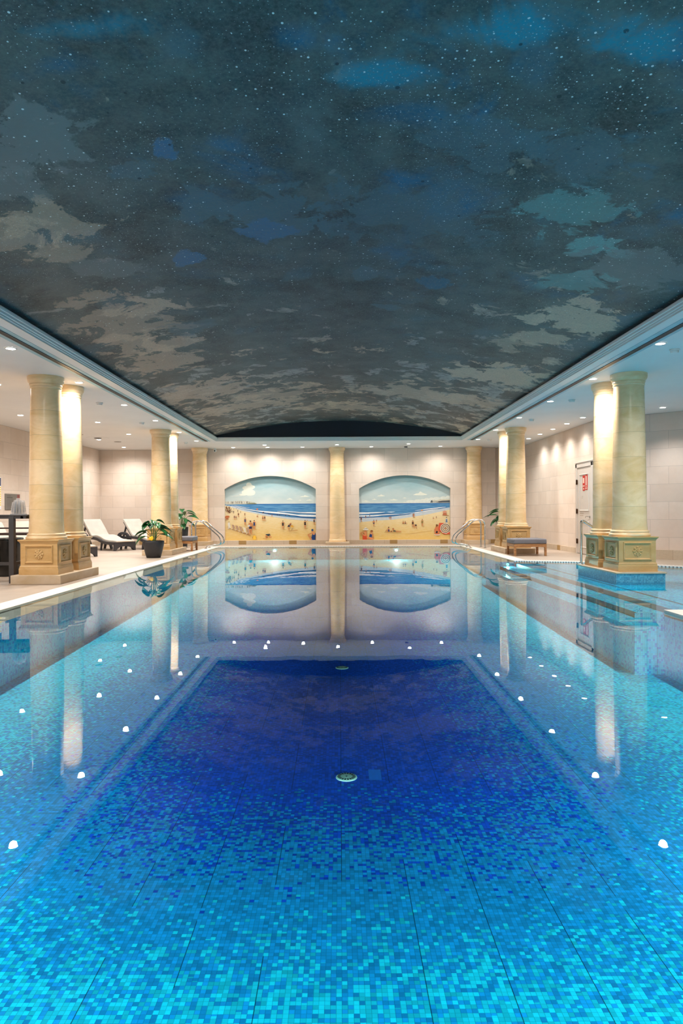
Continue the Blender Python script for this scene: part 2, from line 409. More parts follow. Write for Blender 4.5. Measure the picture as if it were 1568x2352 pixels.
M['door_text'] = plain('faded_door_lettering', (190, 172, 152), .5, var=.1)
M['red'] = plain('red_sign', (206, 36, 24), .45, var=.04)
M['sign_cream'] = plain('cream_sign_text', (250, 226, 206), .5, var=.02)
M['sign_grey'] = plain('grey_sign_plate', (118, 114, 108), .4, .2, var=.04)
M['sign_dark'] = plain('dark_sign_print', (84, 80, 76), .5, var=.05)
M['sign_red'] = plain('muted_red_logo', (140, 62, 58), .5, var=.05)
M['sign_white'] = plain('white_sign_board', (232, 230, 232), .5, var=.02)
M['sign_blue'] = plain('dark_blue_sign_panel', (44, 58, 98), .5, var=.1)
M['sign_yellow'] = plain('yellow_sign_print', (232, 200, 60), .5, var=.06)
M['drain'] = plain('pale_drain_plastic', (190, 246, 226), .4, var=.03)
M['drain_dark'] = plain('drain_slot', (8, 34, 52), .6)

# ------------------------------------------------------------------ mesh helpers
def mk(name, bm, mats, parent=None, smooth=None, loc=None, rot=None):
    bmesh.ops.recalc_face_normals(bm, faces=bm.faces)
    me = bpy.data.meshes.new(name); bm.to_mesh(me); bm.free()
    if not isinstance(mats, (list, tuple)): mats = [mats]
    for m in mats: me.materials.append(m)
    if smooth is not None:
        for p in me.polygons: p.use_smooth = True
        me.set_sharp_from_angle(angle=math.radians(smooth))
    o = bpy.data.objects.new(name, me); COL.objects.link(o)
    if parent is not None: o.parent = parent
    if loc is not None: o.location = loc
    if rot is not None: o.rotation_euler = rot
    return o

def box(bm, x0, x1, y0, y1, z0, z1, bev=0.0, seg=2, mi=0):
    vs = [bm.verts.new((x, y, z)) for z in (z0, z1) for y in (y0, y1) for x in (x0, x1)]
    fs = [bm.faces.new([vs[i] for i in q]) for q in ((0, 2, 3, 1), (4, 5, 7, 6), (0, 1, 5, 4), (2, 6, 7, 3), (0, 4, 6, 2), (1, 3, 7, 5))]
    for f in fs: f.material_index = mi
    if bev:
        es = list({e for f in fs for e in f.edges})
        r = bmesh.ops.bevel(bm, geom=es, offset=bev, segments=seg, affect='EDGES', profile=.6)
        for f in r['faces']: f.material_index = mi
    return fs

def lathe(bm, prof, n=40, mi=0, cap=True, cx=0.0, cy=0.0):
    rings = []
    for r, z in prof:
        rings.append([bm.verts.new((cx+r*math.cos(2*PI*i/n), cy+r*math.sin(2*PI*i/n), z)) for i in range(n)])
    for a, c in zip(rings, rings[1:]):
        for i in range(n):
            f = bm.faces.new((a[i], a[(i+1) % n], c[(i+1) % n], c[i])); f.material_index = mi
    if cap:
        for rr in (rings[0], rings[-1]):
            f = bm.faces.new(rr); f.material_index = mi

def tube(bm, pts, r, n=12, mi=0, radii=None):
    pts = [Vector(p) for p in pts]; rings = []
    up = None
    for i, p in enumerate(pts):
        t = ((pts[min(i+1, len(pts)-1)]-pts[max(i-1, 0)])).normalized()
        if up is None:
            up = Vector((0, 0, 1)) if abs(t.z) < .9 else Vector((0, 1, 0))
        s = t.cross(up).normalized(); up = s.cross(t).normalized()
        rr = radii[i] if radii else r
        rings.append([bm.verts.new(p+(s*math.cos(2*PI*k/n)+up*math.sin(2*PI*k/n))*rr) for k in range(n)])
    for a, c in zip(rings, rings[1:]):
        for i in range(n):
            f = bm.faces.new((a[i], a[(i+1) % n], c[(i+1) % n], c[i])); f.material_index = mi
    for rr in (rings[0], rings[-1]): bm.faces.new(rr).material_index = mi

def curve_pts(ctrl, rad=.1, seg=6):
    """polyline with rounded corners"""
    P = [Vector(p) for p in ctrl]; out = [P[0]]
    for a, b, c in zip(P, P[1:], P[2:]):
        d1, d2 = (a-b), (c-b)
        k = min(rad, d1.length*.48, d2.length*.48)
        s, e = b+d1.normalized()*k, b+d2.normalized()*k
        for i in range(seg+1):
            t = i/seg
            out.append(s*(1-t)**2+b*2*t*(1-t)+e*t*t)
    out.append(P[-1]); return out

def spline(pts, n=6):
    P = [Vector(p) for p in pts]; out = []
    for i in range(len(P)-1):
        p0, p1, p2, p3 = P[max(i-1, 0)], P[i], P[i+1], P[min(i+2, len(P)-1)]
        for k in range(n):
            t = k/n
            out.append(.5*((2*p1)+(p2-p0)*t+(2*p0-5*p1+4*p2-p3)*t*t+(3*p1-p0-3*p2+p3)*t**3))
    out.append(P[-1]); return out

def ribbon(bm, pts, th, y0, y1, mi=0, ths=None):
    """slab following a profile in the xz plane, extruded across y; th = full thickness"""
    P = [Vector((p[0], 0, p[1])) for p in pts]; top, bot = [], []
    for i, p in enumerate(P):
        t = (P[min(i+1, len(P)-1)]-P[max(i-1, 0)]).normalized()
        nrm = Vector((-t.z, 0, t.x)); h = (ths[i] if ths else th)/2
        top.append(p+nrm*h); bot.append(p-nrm*h)
    A = [[bm.verts.new((v.x, y, v.z)) for v in L] for L in (top, bot) for y in (y0, y1)]
    t0, t1, b0, b1 = A; fs = []
    for i in range(len(P)-1):
        fs += [bm.faces.new((t0[i], t0[i+1], t1[i+1], t1[i])), bm.faces.new((b0[i], b1[i], b1[i+1], b0[i+1])),
               bm.faces.new((t0[i], b0[i], b0[i+1], t0[i+1])), bm.faces.new((t1[i], t1[i+1], b1[i+1], b1[i]))]
    for i in (0, len(P)-1): fs.append(bm.faces.new((t0[i], t1[i], b1[i], b0[i])))
    for f in fs: f.material_index = mi

def prism(bm, pts, d0, d1, plane='xz', mi=0):
    def v(a, b, d): return {'xz': (a, d, b), 'yz': (d, a, b), 'xy': (a, b, d)}[plane]
    A = [bm.verts.new(v(a, b, d0)) for a, b in pts]; B = [bm.verts.new(v(a, b, d1)) for a, b in pts]
    fs = [bm.faces.new(A), bm.faces.new(B[::-1])]
    for i in range(len(pts)): fs.append(bm.faces.new((A[i], B[i], B[(i+1) % len(pts)], A[(i+1) % len(pts)])))
    for f in fs: f.material_index = mi

def quad(bm, a, b, c, d, mi=0):
    f = bm.faces.new([bm.verts.new(p) for p in (a, b, c, d)]); f.material_index = mi; return f

def poly(bm, pts, mi=0):
    f = bm.faces.new([bm.verts.new(p) for p in pts]); f.material_index = mi; return f

def tag(o, label=None, cat=None, group=None, kind=None):
    if label: o['label'] = label
    if cat: o['category'] = cat
    if group: o['group'] = group
    if kind: o['kind'] = kind
    return o

def thing(name, label, cat, loc=(0, 0, 0), rz=0.0, group=None):
    o = bpy.data.objects.new(name, None); COL.objects.link(o)
    o.empty_display_size = .1; o.location = loc; o.rotation_euler = (0, 0, rz)
    return tag(o, label, cat, group)

def dup(root, label, loc, rz=0.0, group=None):
    def rec(o, par):
        c = o.copy(); COL.objects.link(c); c.parent = par
        for ch in list(o.children): rec(ch, c)
        return c
    r = rec(root, None); r.location = loc; r.rotation_euler = (0, 0, rz); r['label'] = label
    if group: r['group'] = group
    return r

def struct(name, bm, mats, smooth=None):
    o = mk(name, bm, mats, None, smooth); o['kind'] = 'structure'; return o

def B(): return bmesh.new()

# ------------------------------------------------------------------ dimensions (camera stands at x=0, y=0)
CEIL = 3.08
XL, XR = -7.77, 5.79          # left wall, right wall
YM, YA = 22.0, 22.15          # mural wall, alcove walls
LIP, GI, GO = 3.32, 3.62, 3.90  # pool edge, grating inner and outer edge
PY0, PY1 = .45, 20.0          # pool near and far edges
WZ = -.010                    # water level
BZ, BZ2 = -.72, -.36
def floor_z(y): return BZ if y < 4 else BZ+(BZ2-BZ)*(y-4)/(PY1-4)
#                    # pool floor
EXT_O = [(3.9, 14.38), (5.0, 13.95), (6.1, 12.9), (8.9, 10.2)]
EXT_I = [(3.62, 14.12), (4.88, 13.67), (5.9, 12.7), (8.9, 9.8)]

# ------------------------------------------------------------------ deck
bm = B()
poly(bm, [(XL, -3, 0), (-GO, -3, 0), (-GO, 22.2, 0), (XL, 22.2, 0)])
poly(bm, [(-GO, 20.7, 0), (GO, 20.7, 0), (GO, 22.2, 0), (-GO, 22.2, 0)])
poly(bm, [(*EXT_O[0], 0), (*EXT_O[1], 0), (*EXT_O[2], 0), (*EXT_O[3], 0), (9.6, 10.2, 0), (9.6, 22.2, 0), (GO, 22.2, 0)])
poly(bm, [(-GO, -3, 0), (GO, -3, 0), (GO, PY0-.6, 0), (-GO, PY0-.6, 0)])
poly(bm, [(GO, -3, 0), (9.6, -3, 0), (9.6, 6.6, 0), (GO, 6.6, 0)])
struct('floor', bm, M['deck'])

# ------------------------------------------------------------------ pool shell
bm = B()
poly(bm, [(-LIP, PY0, BZ), (LIP, PY0, BZ), (LIP, 4.0, BZ), (-LIP, 4.0, BZ)])
poly(bm, [(-LIP, 4.0, BZ), (LIP, 4.0, BZ), (LIP, PY1, BZ2), (-LIP, PY1, BZ2)])   # floor rises gently to the far end
# walls of the basin
quad(bm, (-LIP, PY0, BZ), (-LIP, PY1, BZ), (-LIP, PY1, -.035), (-LIP, PY0, -.035), 1)
quad(bm, (-LIP, PY1, BZ), (LIP, PY1, BZ), (LIP, PY1, -.035), (-LIP, PY1, -.035), 1)
quad(bm, (-LIP, PY0, BZ), (LIP, PY0, BZ), (LIP, PY0, -.035), (-LIP, PY0, -.035), 1)
quad(bm, (LIP, PY0, BZ), (LIP, 7.0, BZ), (LIP, 7.0, -.035), (LIP, PY0, -.035), 1)
quad(bm, (LIP, 14.12, BZ), (LIP, PY1, BZ), (LIP, PY1, -.035), (LIP, 14.12, -.035), 1)
quad(bm, (3.02, 7.0, BZ), (3.02, 14.12, BZ), (3.02, 14.12, -.175), (3.02, 7.0, -.175), 1)
# broad shallow steps on the right side and the shallow shelf behind them
for x0, x1, z, zl in ((3.02, 3.32, -.175, None), (3.32, 3.62, -.112, -.175)):
    quad(bm, (x0, 7.0, z), (x1, 7.0, z), (x1, 14.12, z), (x0, 14.12, z), 2)
quad(bm, (3.32, 7.0, -.175), (3.32, 14.12, -.175), (3.32, 14.12, -.112), (3.32, 7.0, -.112), 3)
quad(bm, (3.62, 7.0, -.112), (3.62, 14.12, -.112), (3.62, 14.12, -.05), (3.62, 7.0, -.05), 3)
poly(bm, [(3.62, 7.0, -.05), (8.9, 7.0, -.05), (8.9, 9.8, -.05), (*EXT_I[2], -.05), (*EXT_I[1], -.05), (*EXT_I[0], -.05)], 2)
# end walls of the step recess
for yy in (7.0, 14.12):
    quad(bm, (3.02, yy, BZ), (3.62, yy, BZ), (3.62, yy, -.02), (3.02, yy, -.02), 1)
quad(bm, (3.62, 7.0, -.06), (8.9, 7.0, -.06), (8.9, 7.0, -.0), (3.62, 7.0, -.0), 1)
struct('pool_basin', bm, [M['floor_mosaic'], M['wall_mosaic'], M['step_mosaic'], M['riser']])

# contrast line of darker tiles along the shelf
bm = B(); box(bm, 3.90, 3.945, 7.05, 14.0, -.0505, -.048); struct('trim_1', bm, M['riser'])

# stone lip just under the water all round
bm = B()
def lipq(x0, x1, y0, y1): quad(bm, (x0, y0, -.035), (x1, y0, -.035), (x1, y1, -.035), (x0, y1, -.035))
lipq(-GI, -LIP, PY0, PY1); lipq(LIP, GI, PY0, 6.95); lipq(LIP, GI, 14.12, PY1)
lipq(-GI, GI, PY1, 20.36); lipq(-GI, GI, PY0-.32, PY0)
struct('pool_lip', bm, M['lip'])

# overflow gratings
def grate(name, quads, m):
    bm = B()
    for q in quads:
        A = [bm.verts.new((x, y, .002)) for x, y in q]; C = [bm.verts.new((x, y, -.045)) for x, y in q]
        bm.faces.new(A)
        for i in range(4): bm.faces.new((A[i], A[(i+1) % 4], C[(i+1) % 4], C[i]))
    return struct(name, bm, m)
white_edge = M['coping']
grate('trim_2', [((-GO, PY0-.6), (-GI, PY0-.6), (-GI, 20.36), (-GO, 20.7))], white_edge)
grate('trim_3', [((GI, 14.12), (GO, 14.38), (GO, 20.7), (GI, 20.36))], white_edge)
grate('trim_4', [((-GI, 20.36), (GI, 20.36), (GO, 20.7), (-GO, 20.7))], M['grate_x'])
grate('trim_5', [(EXT_I[i], EXT_O[i], EXT_O[i+1], EXT_I[i+1]) for i in range(3)], M['grate_x'])
grate('trim_6', [((GI, PY0-.6), (GO, PY0-.6), (GO, 6.6), (GI, 6.6))], white_edge)
grate('trim_7', [((-GI, PY0-.6), (GI, PY0-.6), (GI, PY0-.32), (-GI, PY0-.32))], M['grate_x'])
bm = B(); box(bm, LIP, 9.6, 6.6, 7.0, -.06, .012, .006)
struct('trim_8', bm, M['coping'])

# the water itself
bm = B()
poly(bm, [(-GI, PY0-.32, WZ), (GI, PY0-.32, WZ), (GI, 6.99, WZ), (8.9, 6.99, WZ), (8.9, 9.8, WZ), (*EXT_I[2], WZ), (*EXT_I[1], WZ), (*EXT_I[0], WZ),
          (GI, 20.36, WZ), (-GI, 20.36, WZ)])
w = mk('pool_water', bm, M['water'])
if w.data.polygons[0].normal.z < 0: w.data.flip_normals()
tag(w, 'calm clear blue water filling the mosaic tiled indoor pool', 'water', kind='stuff')

# ------------------------------------------------------------------ walls
def arch(x, x0, x1, zs, za):
    w = (x1-x0)/2; cx = (x0+x1)/2; h = za-zs; R = (w*w+h*h)/(2*h)
    return za-R+math.sqrt(max(R*R-(x-cx)**2, 0))
MUR = [(-3.70, -.755), (.640, 3.585)]
ZB, ZS, ZA, REC = .125, 1.78, 2.205, .15
bm = B(); Nn = 28
xs = [-5.25]
def strip(x0, x1, z0a, z0b, z1a, z1b): quad(bm, (x0, YM, z0a), (x1, YM, z0b), (x1, YM, z1b), (x0, YM, z1a))
strip(-5.25, MUR[0][0], 0, 0, CEIL, CEIL); strip(MUR[0][1], MUR[1][0], 0, 0, CEIL, CEIL); strip(MUR[1][1], 5.04, 0, 0, CEIL, CEIL)
for x0, x1 in MUR:
    strip(x0, x1, 0, 0, ZB, ZB)
    px = [x0+(x1-x0)*i/Nn for i in range(Nn+1)]; pz = [arch(x, x0, x1, ZS, ZA) for x in px]
    for a, c, za, zc in zip(px, px[1:], pz, pz[1:]):
        strip(a, c, za, zc, CEIL, CEIL)
        quad(bm, (a, YM, za), (c, YM, zc), (c, YM+REC, zc), (a, YM+REC, za))
    for x in (x0, x1): quad(bm, (x, YM, ZB), (x, YM+REC, ZB), (x, YM+REC, ZS), (x, YM, ZS))
    quad(bm, (x0, YM, ZB), (x1, YM, ZB), (x1, YM+REC, ZB), (x0, YM+REC, ZB))
for x in (-5.25, 5.04): quad(bm, (x, YM, 0), (x, YA, 0), (x, YA, CEIL), (x, YM, CEIL))
quad(bm, (XL, YA, 0), (-5.25, YA, 0), (-5.25, YA, CEIL), (XL, YA, CEIL))
quad(bm, (5.04, YA, 0), (XR, YA, 0), (XR, YA, CEIL), (5.04, YA, CEIL))
struct('wall_back', bm, M['wall_x'])
bm = B(); quad(bm, (XL, -3, 0), (XL, YA, 0), (XL, YA, CEIL), (XL, -3, CEIL)); struct('wall_left', bm, M['wall_y'])
YD = 15.2
bm = B(); quad(bm, (XR, YD, 0), (XR, YA, 0), (XR, YA, CEIL), (XR, YD, CEIL)); struct('wall_right', bm, M['wall_y'])
bm = B(); quad(bm, (XR, YD, 0), (9.6, 11.95, 0), (9.6, 11.95, CEIL), (XR, YD, CEIL)); struct('wall_angled', bm, M['wall_d'])
bm = B(); quad(bm, (9.6, 11.95, 0), (9.6, -3, 0), (9.6, -3, CEIL), (9.6, 11.95, CEIL)); struct('wall_side', bm, M['wall_y'])
bm = B(); quad(bm, (XL, -3, 0), (9.6, -3, 0), (9.6, -3, 3.7), (XL, -3, 3.7)); struct('wall_front', bm, M['wall_x'])

# skirting
def skirt(name, segs, m, t=.035, h=.13):
    bm = B()
    for (x0, y0), (x1, y1) in segs:
        d = Vector((x1-x0, y1-y0, 0)).normalized(); n = Vector((-d.y, d.x, 0))*t
        P = [(x0, y0), (x1, y1), (x1+n.x, y1+n.y), (x0+n.x, y0+n.y)]
        A = [bm.verts.new((x, y, 0.0)) for x, y in P]; C = [bm.verts.new((x, y, h)) for x, y in P]
        bm.faces.new(A); bm.faces.new(C[::-1])
        for i in range(4): bm.faces.new((A[i], A[(i+1) % 4], C[(i+1) % 4], C[i]))
    return struct(name, bm, m)
skirt('baseboard_back', [((5.04, YM), (-5.25, YM))], M['skirt_x'], .04, .125)
skirt('baseboard_alcove', [((-5.25, YA), (XL, YA)), ((XR, YA), (5.04, YA))], M['skirt_x'])
skirt('baseboard_left', [((XL, YA), (XL, -3))], M['skirt_y'])
skirt('baseboard_right', [((XR, 16.64), (XR, YA)), ], M['skirt_y'])
skirt('baseboard_angled', [((9.6, 11.95), (XR, YD))], M['skirt_d'], .05, .2)

# ------------------------------------------------------------------ ceiling
OX, OY1, OY0 = 3.52, 19.5, -1.2
bm = B()
poly(bm, [(XL, -3, CEIL), (-OX, -3, CEIL), (-OX, YA, CEIL), (XL, YA, CEIL)])
poly(bm, [(OX, -3, CEIL), (9.6, -3, CEIL), (9.6, YA, CEIL), (OX, YA, CEIL)])
poly(bm, [(-OX, OY1, CEIL), (OX, OY1, CEIL), (OX, YA, CEIL), (-OX, YA, CEIL)])
poly(bm, [(-OX, -3, CEIL), (OX, -3, CEIL), (OX, OY0, CEIL), (-OX, OY0, CEIL)])
struct('ceiling', bm, M['ceil'])
# cornice round the vault opening
prof = [(.10, 3.075), (.09, 3.058), (.062, 3.055), (.055, 3.076), (.035, 3.08), (.03, 3.098), (.008, 3.104), (.0, 3.128), (-.022, 3.134), (-.03, 3.155), (-.03, 3.17), (.06, 3.17)]
bm = B(); rings = []
for off, z in prof:
    off = off*.5; z = 3.17-(3.17-z)*.92
    hx, ya, yb = 3.475+off, OY0+.06-off, OY1-.06+off
    rings.append([bm.verts.new(p) for p in ((-hx, ya, z), (hx, ya, z), (hx, yb, z), (-hx, yb, z))])
for a, c in zip(rings, rings[1:]):
    for i in range(4): bm.faces.new((a[i], a[(i+1) % 4], c[(i+1) % 4], c[i]))
struct('trim_9', bm, M['trim'])
# navy upstand and end lunettes
SPR, APX, VX = 3.215, 3.635, 3.52
def varc(x): return arch(x, -VX, VX, SPR, APX)
bm = B()
for s in (-1, 1): quad(bm, (s*VX, OY0, 3.15), (s*VX, OY1, 3.15), (s*VX, OY1, SPR+.01), (s*VX, OY0, SPR+.01))
N = 48; vx = [-VX+2*VX*i/N for i in range(N+1)]
for yy in (OY0, OY1):
    poly(bm, [(-VX, yy, 3.15), (VX, yy, 3.15)]+[(x, yy, varc(x)) for x in reversed(vx)])
struct('trim_10', bm, M['navy'])
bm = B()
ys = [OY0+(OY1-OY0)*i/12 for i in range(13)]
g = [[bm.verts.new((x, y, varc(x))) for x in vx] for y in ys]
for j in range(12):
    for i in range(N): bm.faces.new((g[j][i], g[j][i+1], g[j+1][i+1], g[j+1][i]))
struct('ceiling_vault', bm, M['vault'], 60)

# linear air slots let into the soffit
for s, nm, lb in ((-1, 'left', 'long dark linear air slot in the left soffit'), (1, 'right', 'long dark linear air slot in the right soffit')):
    t = thing('air_slot', lb, 'air vent', (s*3.79, 0, CEIL))
    bm = B(); box(bm, -.022, .022, -1, 19.55, -.012, -.001); mk('slot', bm, M['dark_gap'], t)
    bm = B()
    box(bm, -.034, -.022, -1, 19.55, -.014, -.001); box(bm, .022, .034, -1, 19.55, -.014, -.001); box(bm, -.004, .004, -1, 19.55, -.014, -.001)
    mk('slot_frame', bm, M['dark_metal'], t)
    for a, c in ((-.115, -.036), (.036, .105)):
        bm = B(); box(bm, a, c, -1, 19.6, -.004, -.0005); o = mk('painted_strip', bm, M['pale_blue'], t)
        o['label'] = 'pale blue strip beside the slot'

# ------------------------------------------------------------------ columns
def sphere(bm, c, r, sx=1, sy=1, sz=1, u=10, v=6, rot=None):
    mtx = Matrix.Translation(c) @ (rot.to_matrix().to_4x4() if rot else Matrix()) @ Matrix.Diagonal((r*sx, r*sy, r*sz, 1))
    bmesh.ops.create_uvsphere(bm, u_segments=u, v_segments=v, radius=1, matrix=mtx)

def rosette_bm():
    """eight-petalled rosette lying in the xz plane, facing -y"""
    bm = B()
    sphere(bm, (0, -.012, 0), .014)
    for k in range(8):
        a = k*PI/4
        sphere(bm, (.032*math.cos(a), -.008, .032*math.sin(a)), .021, 1.0, .45, .62, rot=Euler((0, -a, 0)))
        sphere(bm, (.058*math.cos(a), -.006, .058*math.sin(a)), .016, .9, .6, 1.05, rot=Euler((0, -a, 0)))
        a2 = a+PI/8
        sphere(bm, (.045*math.cos(a2), -.004, .045*math.sin(a2)), .010, 1.5, .5, .6, rot=Euler((0, -a2, 0)))
    for k in (-1, 0, 1):
        sphere(bm, (.03*k, -.005, -.07+.012*abs(k)), .012, .6, .6, 1.3)
    return bm

def pedestal_bm(z0, z1):
    bm = B(); H = z1-z0
    def sq(lst):
        rings = []
        for h, z in lst: rings.append([bm.verts.new(p) for p in ((-h, -h, z), (h, -h, z), (h, h, z), (-h, h, z))])
        bm.faces.new(rings[0]); bm.faces.new(rings[-1])
        for a, c in zip(rings, rings[1:]):
            for i in range(4): bm.faces.new((a[i], a[(i+1) % 4], c[(i+1) % 4], c[i]))
    sq([(.289, z0), (.289, z0+.085), (.286, z0+.09), (.286, z0+.10), (.281, z0+.103), (.283, z0+.112), (.276, z0+.128), (.272, z0+.135), (.271, z0+.14),
        (.271, z1-.06), (.276, z1-.052), (.278, z1-.042), (.288, z1-.03), (.298, z1-.02), (.301, z1-.016), (.301, z1-.002), (.297, z1)])
    return bm

def frame_bm(w, h, t=.034, d=.022):
    """moulded rectangular frame in xz plane facing -y"""
    bm = B(); prof = [(0, 0), (.25*t, -d*.9), (.5*t, -d), (.75*t, -d*.45), (t, -d*.1)]
    rings = []
    for o, y in prof: rings.append([bm.verts.new(p) for p in ((-w/2+o, y, -h/2+o), (w/2-o, y, -h/2+o), (w/2-o, y, h/2-o), (-w/2+o, y, h/2-o))])
    for a, c in zip(rings, rings[1:]):
        for i in range(4): bm.faces.new((a[i], a[(i+1) % 4], c[(i+1) % 4], c[i]))
    return bm

def shaft_profile(z0, z1):
    out = []
    for i in range(17):
        t = i/16; r = .243-.028*t**1.6; out.append((r, z0+(z1-z0)*t))
    out[0] = (.252, z0); return out

CAPP = [(.216, 2.895), (.224, 2.900), (.226, 2.912), (.220, 2.918), (.223, 2.940), (.232, 2.946), (.233, 2.958), (.228, 2.963), (.234, 2.975), (.247, 2.99), (.256, 3.005), (.258, 3.018), (.262, 3.02), (.262, 3.079)]
BASEP = [(.287, .648), (.292, .656), (.294, .672), (.288, .686), (.272, .692), (.268, .70), (.272, .708), (.276, .716), (.272, .728), (.260, .734), (.250, .74)]

def column(label, loc, ped=True, group=None):
    t = thing('column', label, 'column', loc, 0, group)
    zb = .74 if ped else .17
    bm = B(); lathe(bm, shaft_profile(zb, 2.895), 48); mk('shaft', bm, M['shaft'], t, 40)
    bm = B(); lathe(bm, CAPP, 48); mk('capital', bm, M['capital'], t, 50)
    bm = B(); lathe(bm, [(r, z if ped else z-.57) for r, z in BASEP] if ped else [(.275, .085), (.280, .10), (.277, .125), (.262, .132), (.266, .15), (.26, .165), (.25, .175)], 48)
    mk('base_ring', bm, M['capital'], t, 50)
    if ped:
        p = mk('pedestal', pedestal_bm(.132, .647), M['pedestal'], t)
        fb, rb = frame_bm(.42, .27), rosette_bm()
        f0 = r0 = None
        for k, rz in enumerate((0, PI/2, PI, -PI/2)):
            R = Matrix.Rotation(rz, 3, 'Z'); lf = R @ Vector((0, -.2705, .432)); lr = R @ Vector((0, -.271, .432))
            if f0 is None:
                f0 = mk('panel_frame', fb, M['pedestal'], p, loc=lf); r0 = mk('rosette', rb, M['rosette'], p, 60, loc=lr)
            else:
                for src, l in ((f0, lf), (r0, lr)):
                    c = src.copy(); COL.objects.link(c); c.parent = p; c.location = l; c.rotation_euler = (0, 0, rz)
    return t

c0 = column('nearer sandstone column of the near left pair, beside the dark bar table', (-4.41, 10.29, 0), group='paired columns')
cols = [('farther sandstone column of the near left pair, behind its neighbour', -4.41, 11.08),
        ('nearer sandstone column of the far left pair, behind the potted plant with a yellow flower', -4.41, 16.90),
        ('farther sandstone column of the far left pair, in front of the tall planter', -4.41, 17.68),
        ('nearer sandstone column on the tiled island in the water at right', 4.37, 10.29),
        ('farther sandstone column on the tiled island, close to the steel handrail', 4.37, 11.08),
        ('nearer sandstone column of the far right pair, behind the grey cushioned bench', 4.36, 16.86),
        ('farther sandstone column of the far right pair, hiding a leafy plant', 4.36, 17.64)]
for lb, x, y in cols: dup(c0, lb, (x, y, 0), 0, 'paired columns')
dup(c0, 'sandstone column against the back wall left of the left beach mural', (-4.42, 21.68, 0), 0, 'columns on the back wall')
dup(c0, 'sandstone column against the back wall right of the right beach mural', (4.28, 21.68, 0), 0, 'columns on the back wall')
column('middle sandstone column without pedestal, between the two beach murals', (-.065, 21.72, 0), False, 'columns on the back wall')

def plinth(label, x0, x1, y0, y1, h=.132, name='stone_plinth'):
    bm = B(); box(bm, x0, x1, y0, y1, 0, h, .006, 1)
    return tag(mk(name, bm, M['plinth']), label, 'plinth', 'stone plinths')
plinth('pale stone plinth under the near left pair of columns', -4.775, -4.045, 9.90, 11.47)
plinth('pale stone plinth under the far left pair of columns, behind the round black pot', -4.775, -4.045, 16.50, 18.07)
plinth('pale stone plinth under the far right pair of columns, behind the bench', 3.995, 4.725, 16.46, 18.03)
plinth('stone plinth under the left column on the back wall', -4.79, -4.05, 21.32, 21.96)
plinth('stone plinth under the right column on the back wall', 3.91, 4.65, 21.32, 21.96)
plinth('low stone plinth under the middle column between the murals', -.44, .31, 21.36, 21.96, .085)

# tiled island in the water
t = thing('tiled_island', 'turquoise mosaic tiled island in the water under the right columns', 'plinth', (4.37, 10.7, 0))
bm = B(); box(bm, -.355, .355, -.79, .79, -.05, .108); mk('mosaic_base', bm, M['island_mosaic'], t)
bm = B(); box(bm, -.37, .37, -.805, .805, .108, .132, .006, 2); mk('coping', bm, M['plinth'], t)

# ------------------------------------------------------------------ beach murals (flat paintings in the arched recesses)
paint = {}
def pm(rgb):
    k = tuple(rgb)
    if k not in paint: paint[k] = plain('mural_paint_%02x%02x%02x' % k, rgb, .75, spec=.15, var=.05, scale=14)
    return paint[k]
SKIN, SKIN2, DARK, NAVYS = (206, 140, 92), (176, 108, 66), (40, 38, 44), (44, 66, 110)

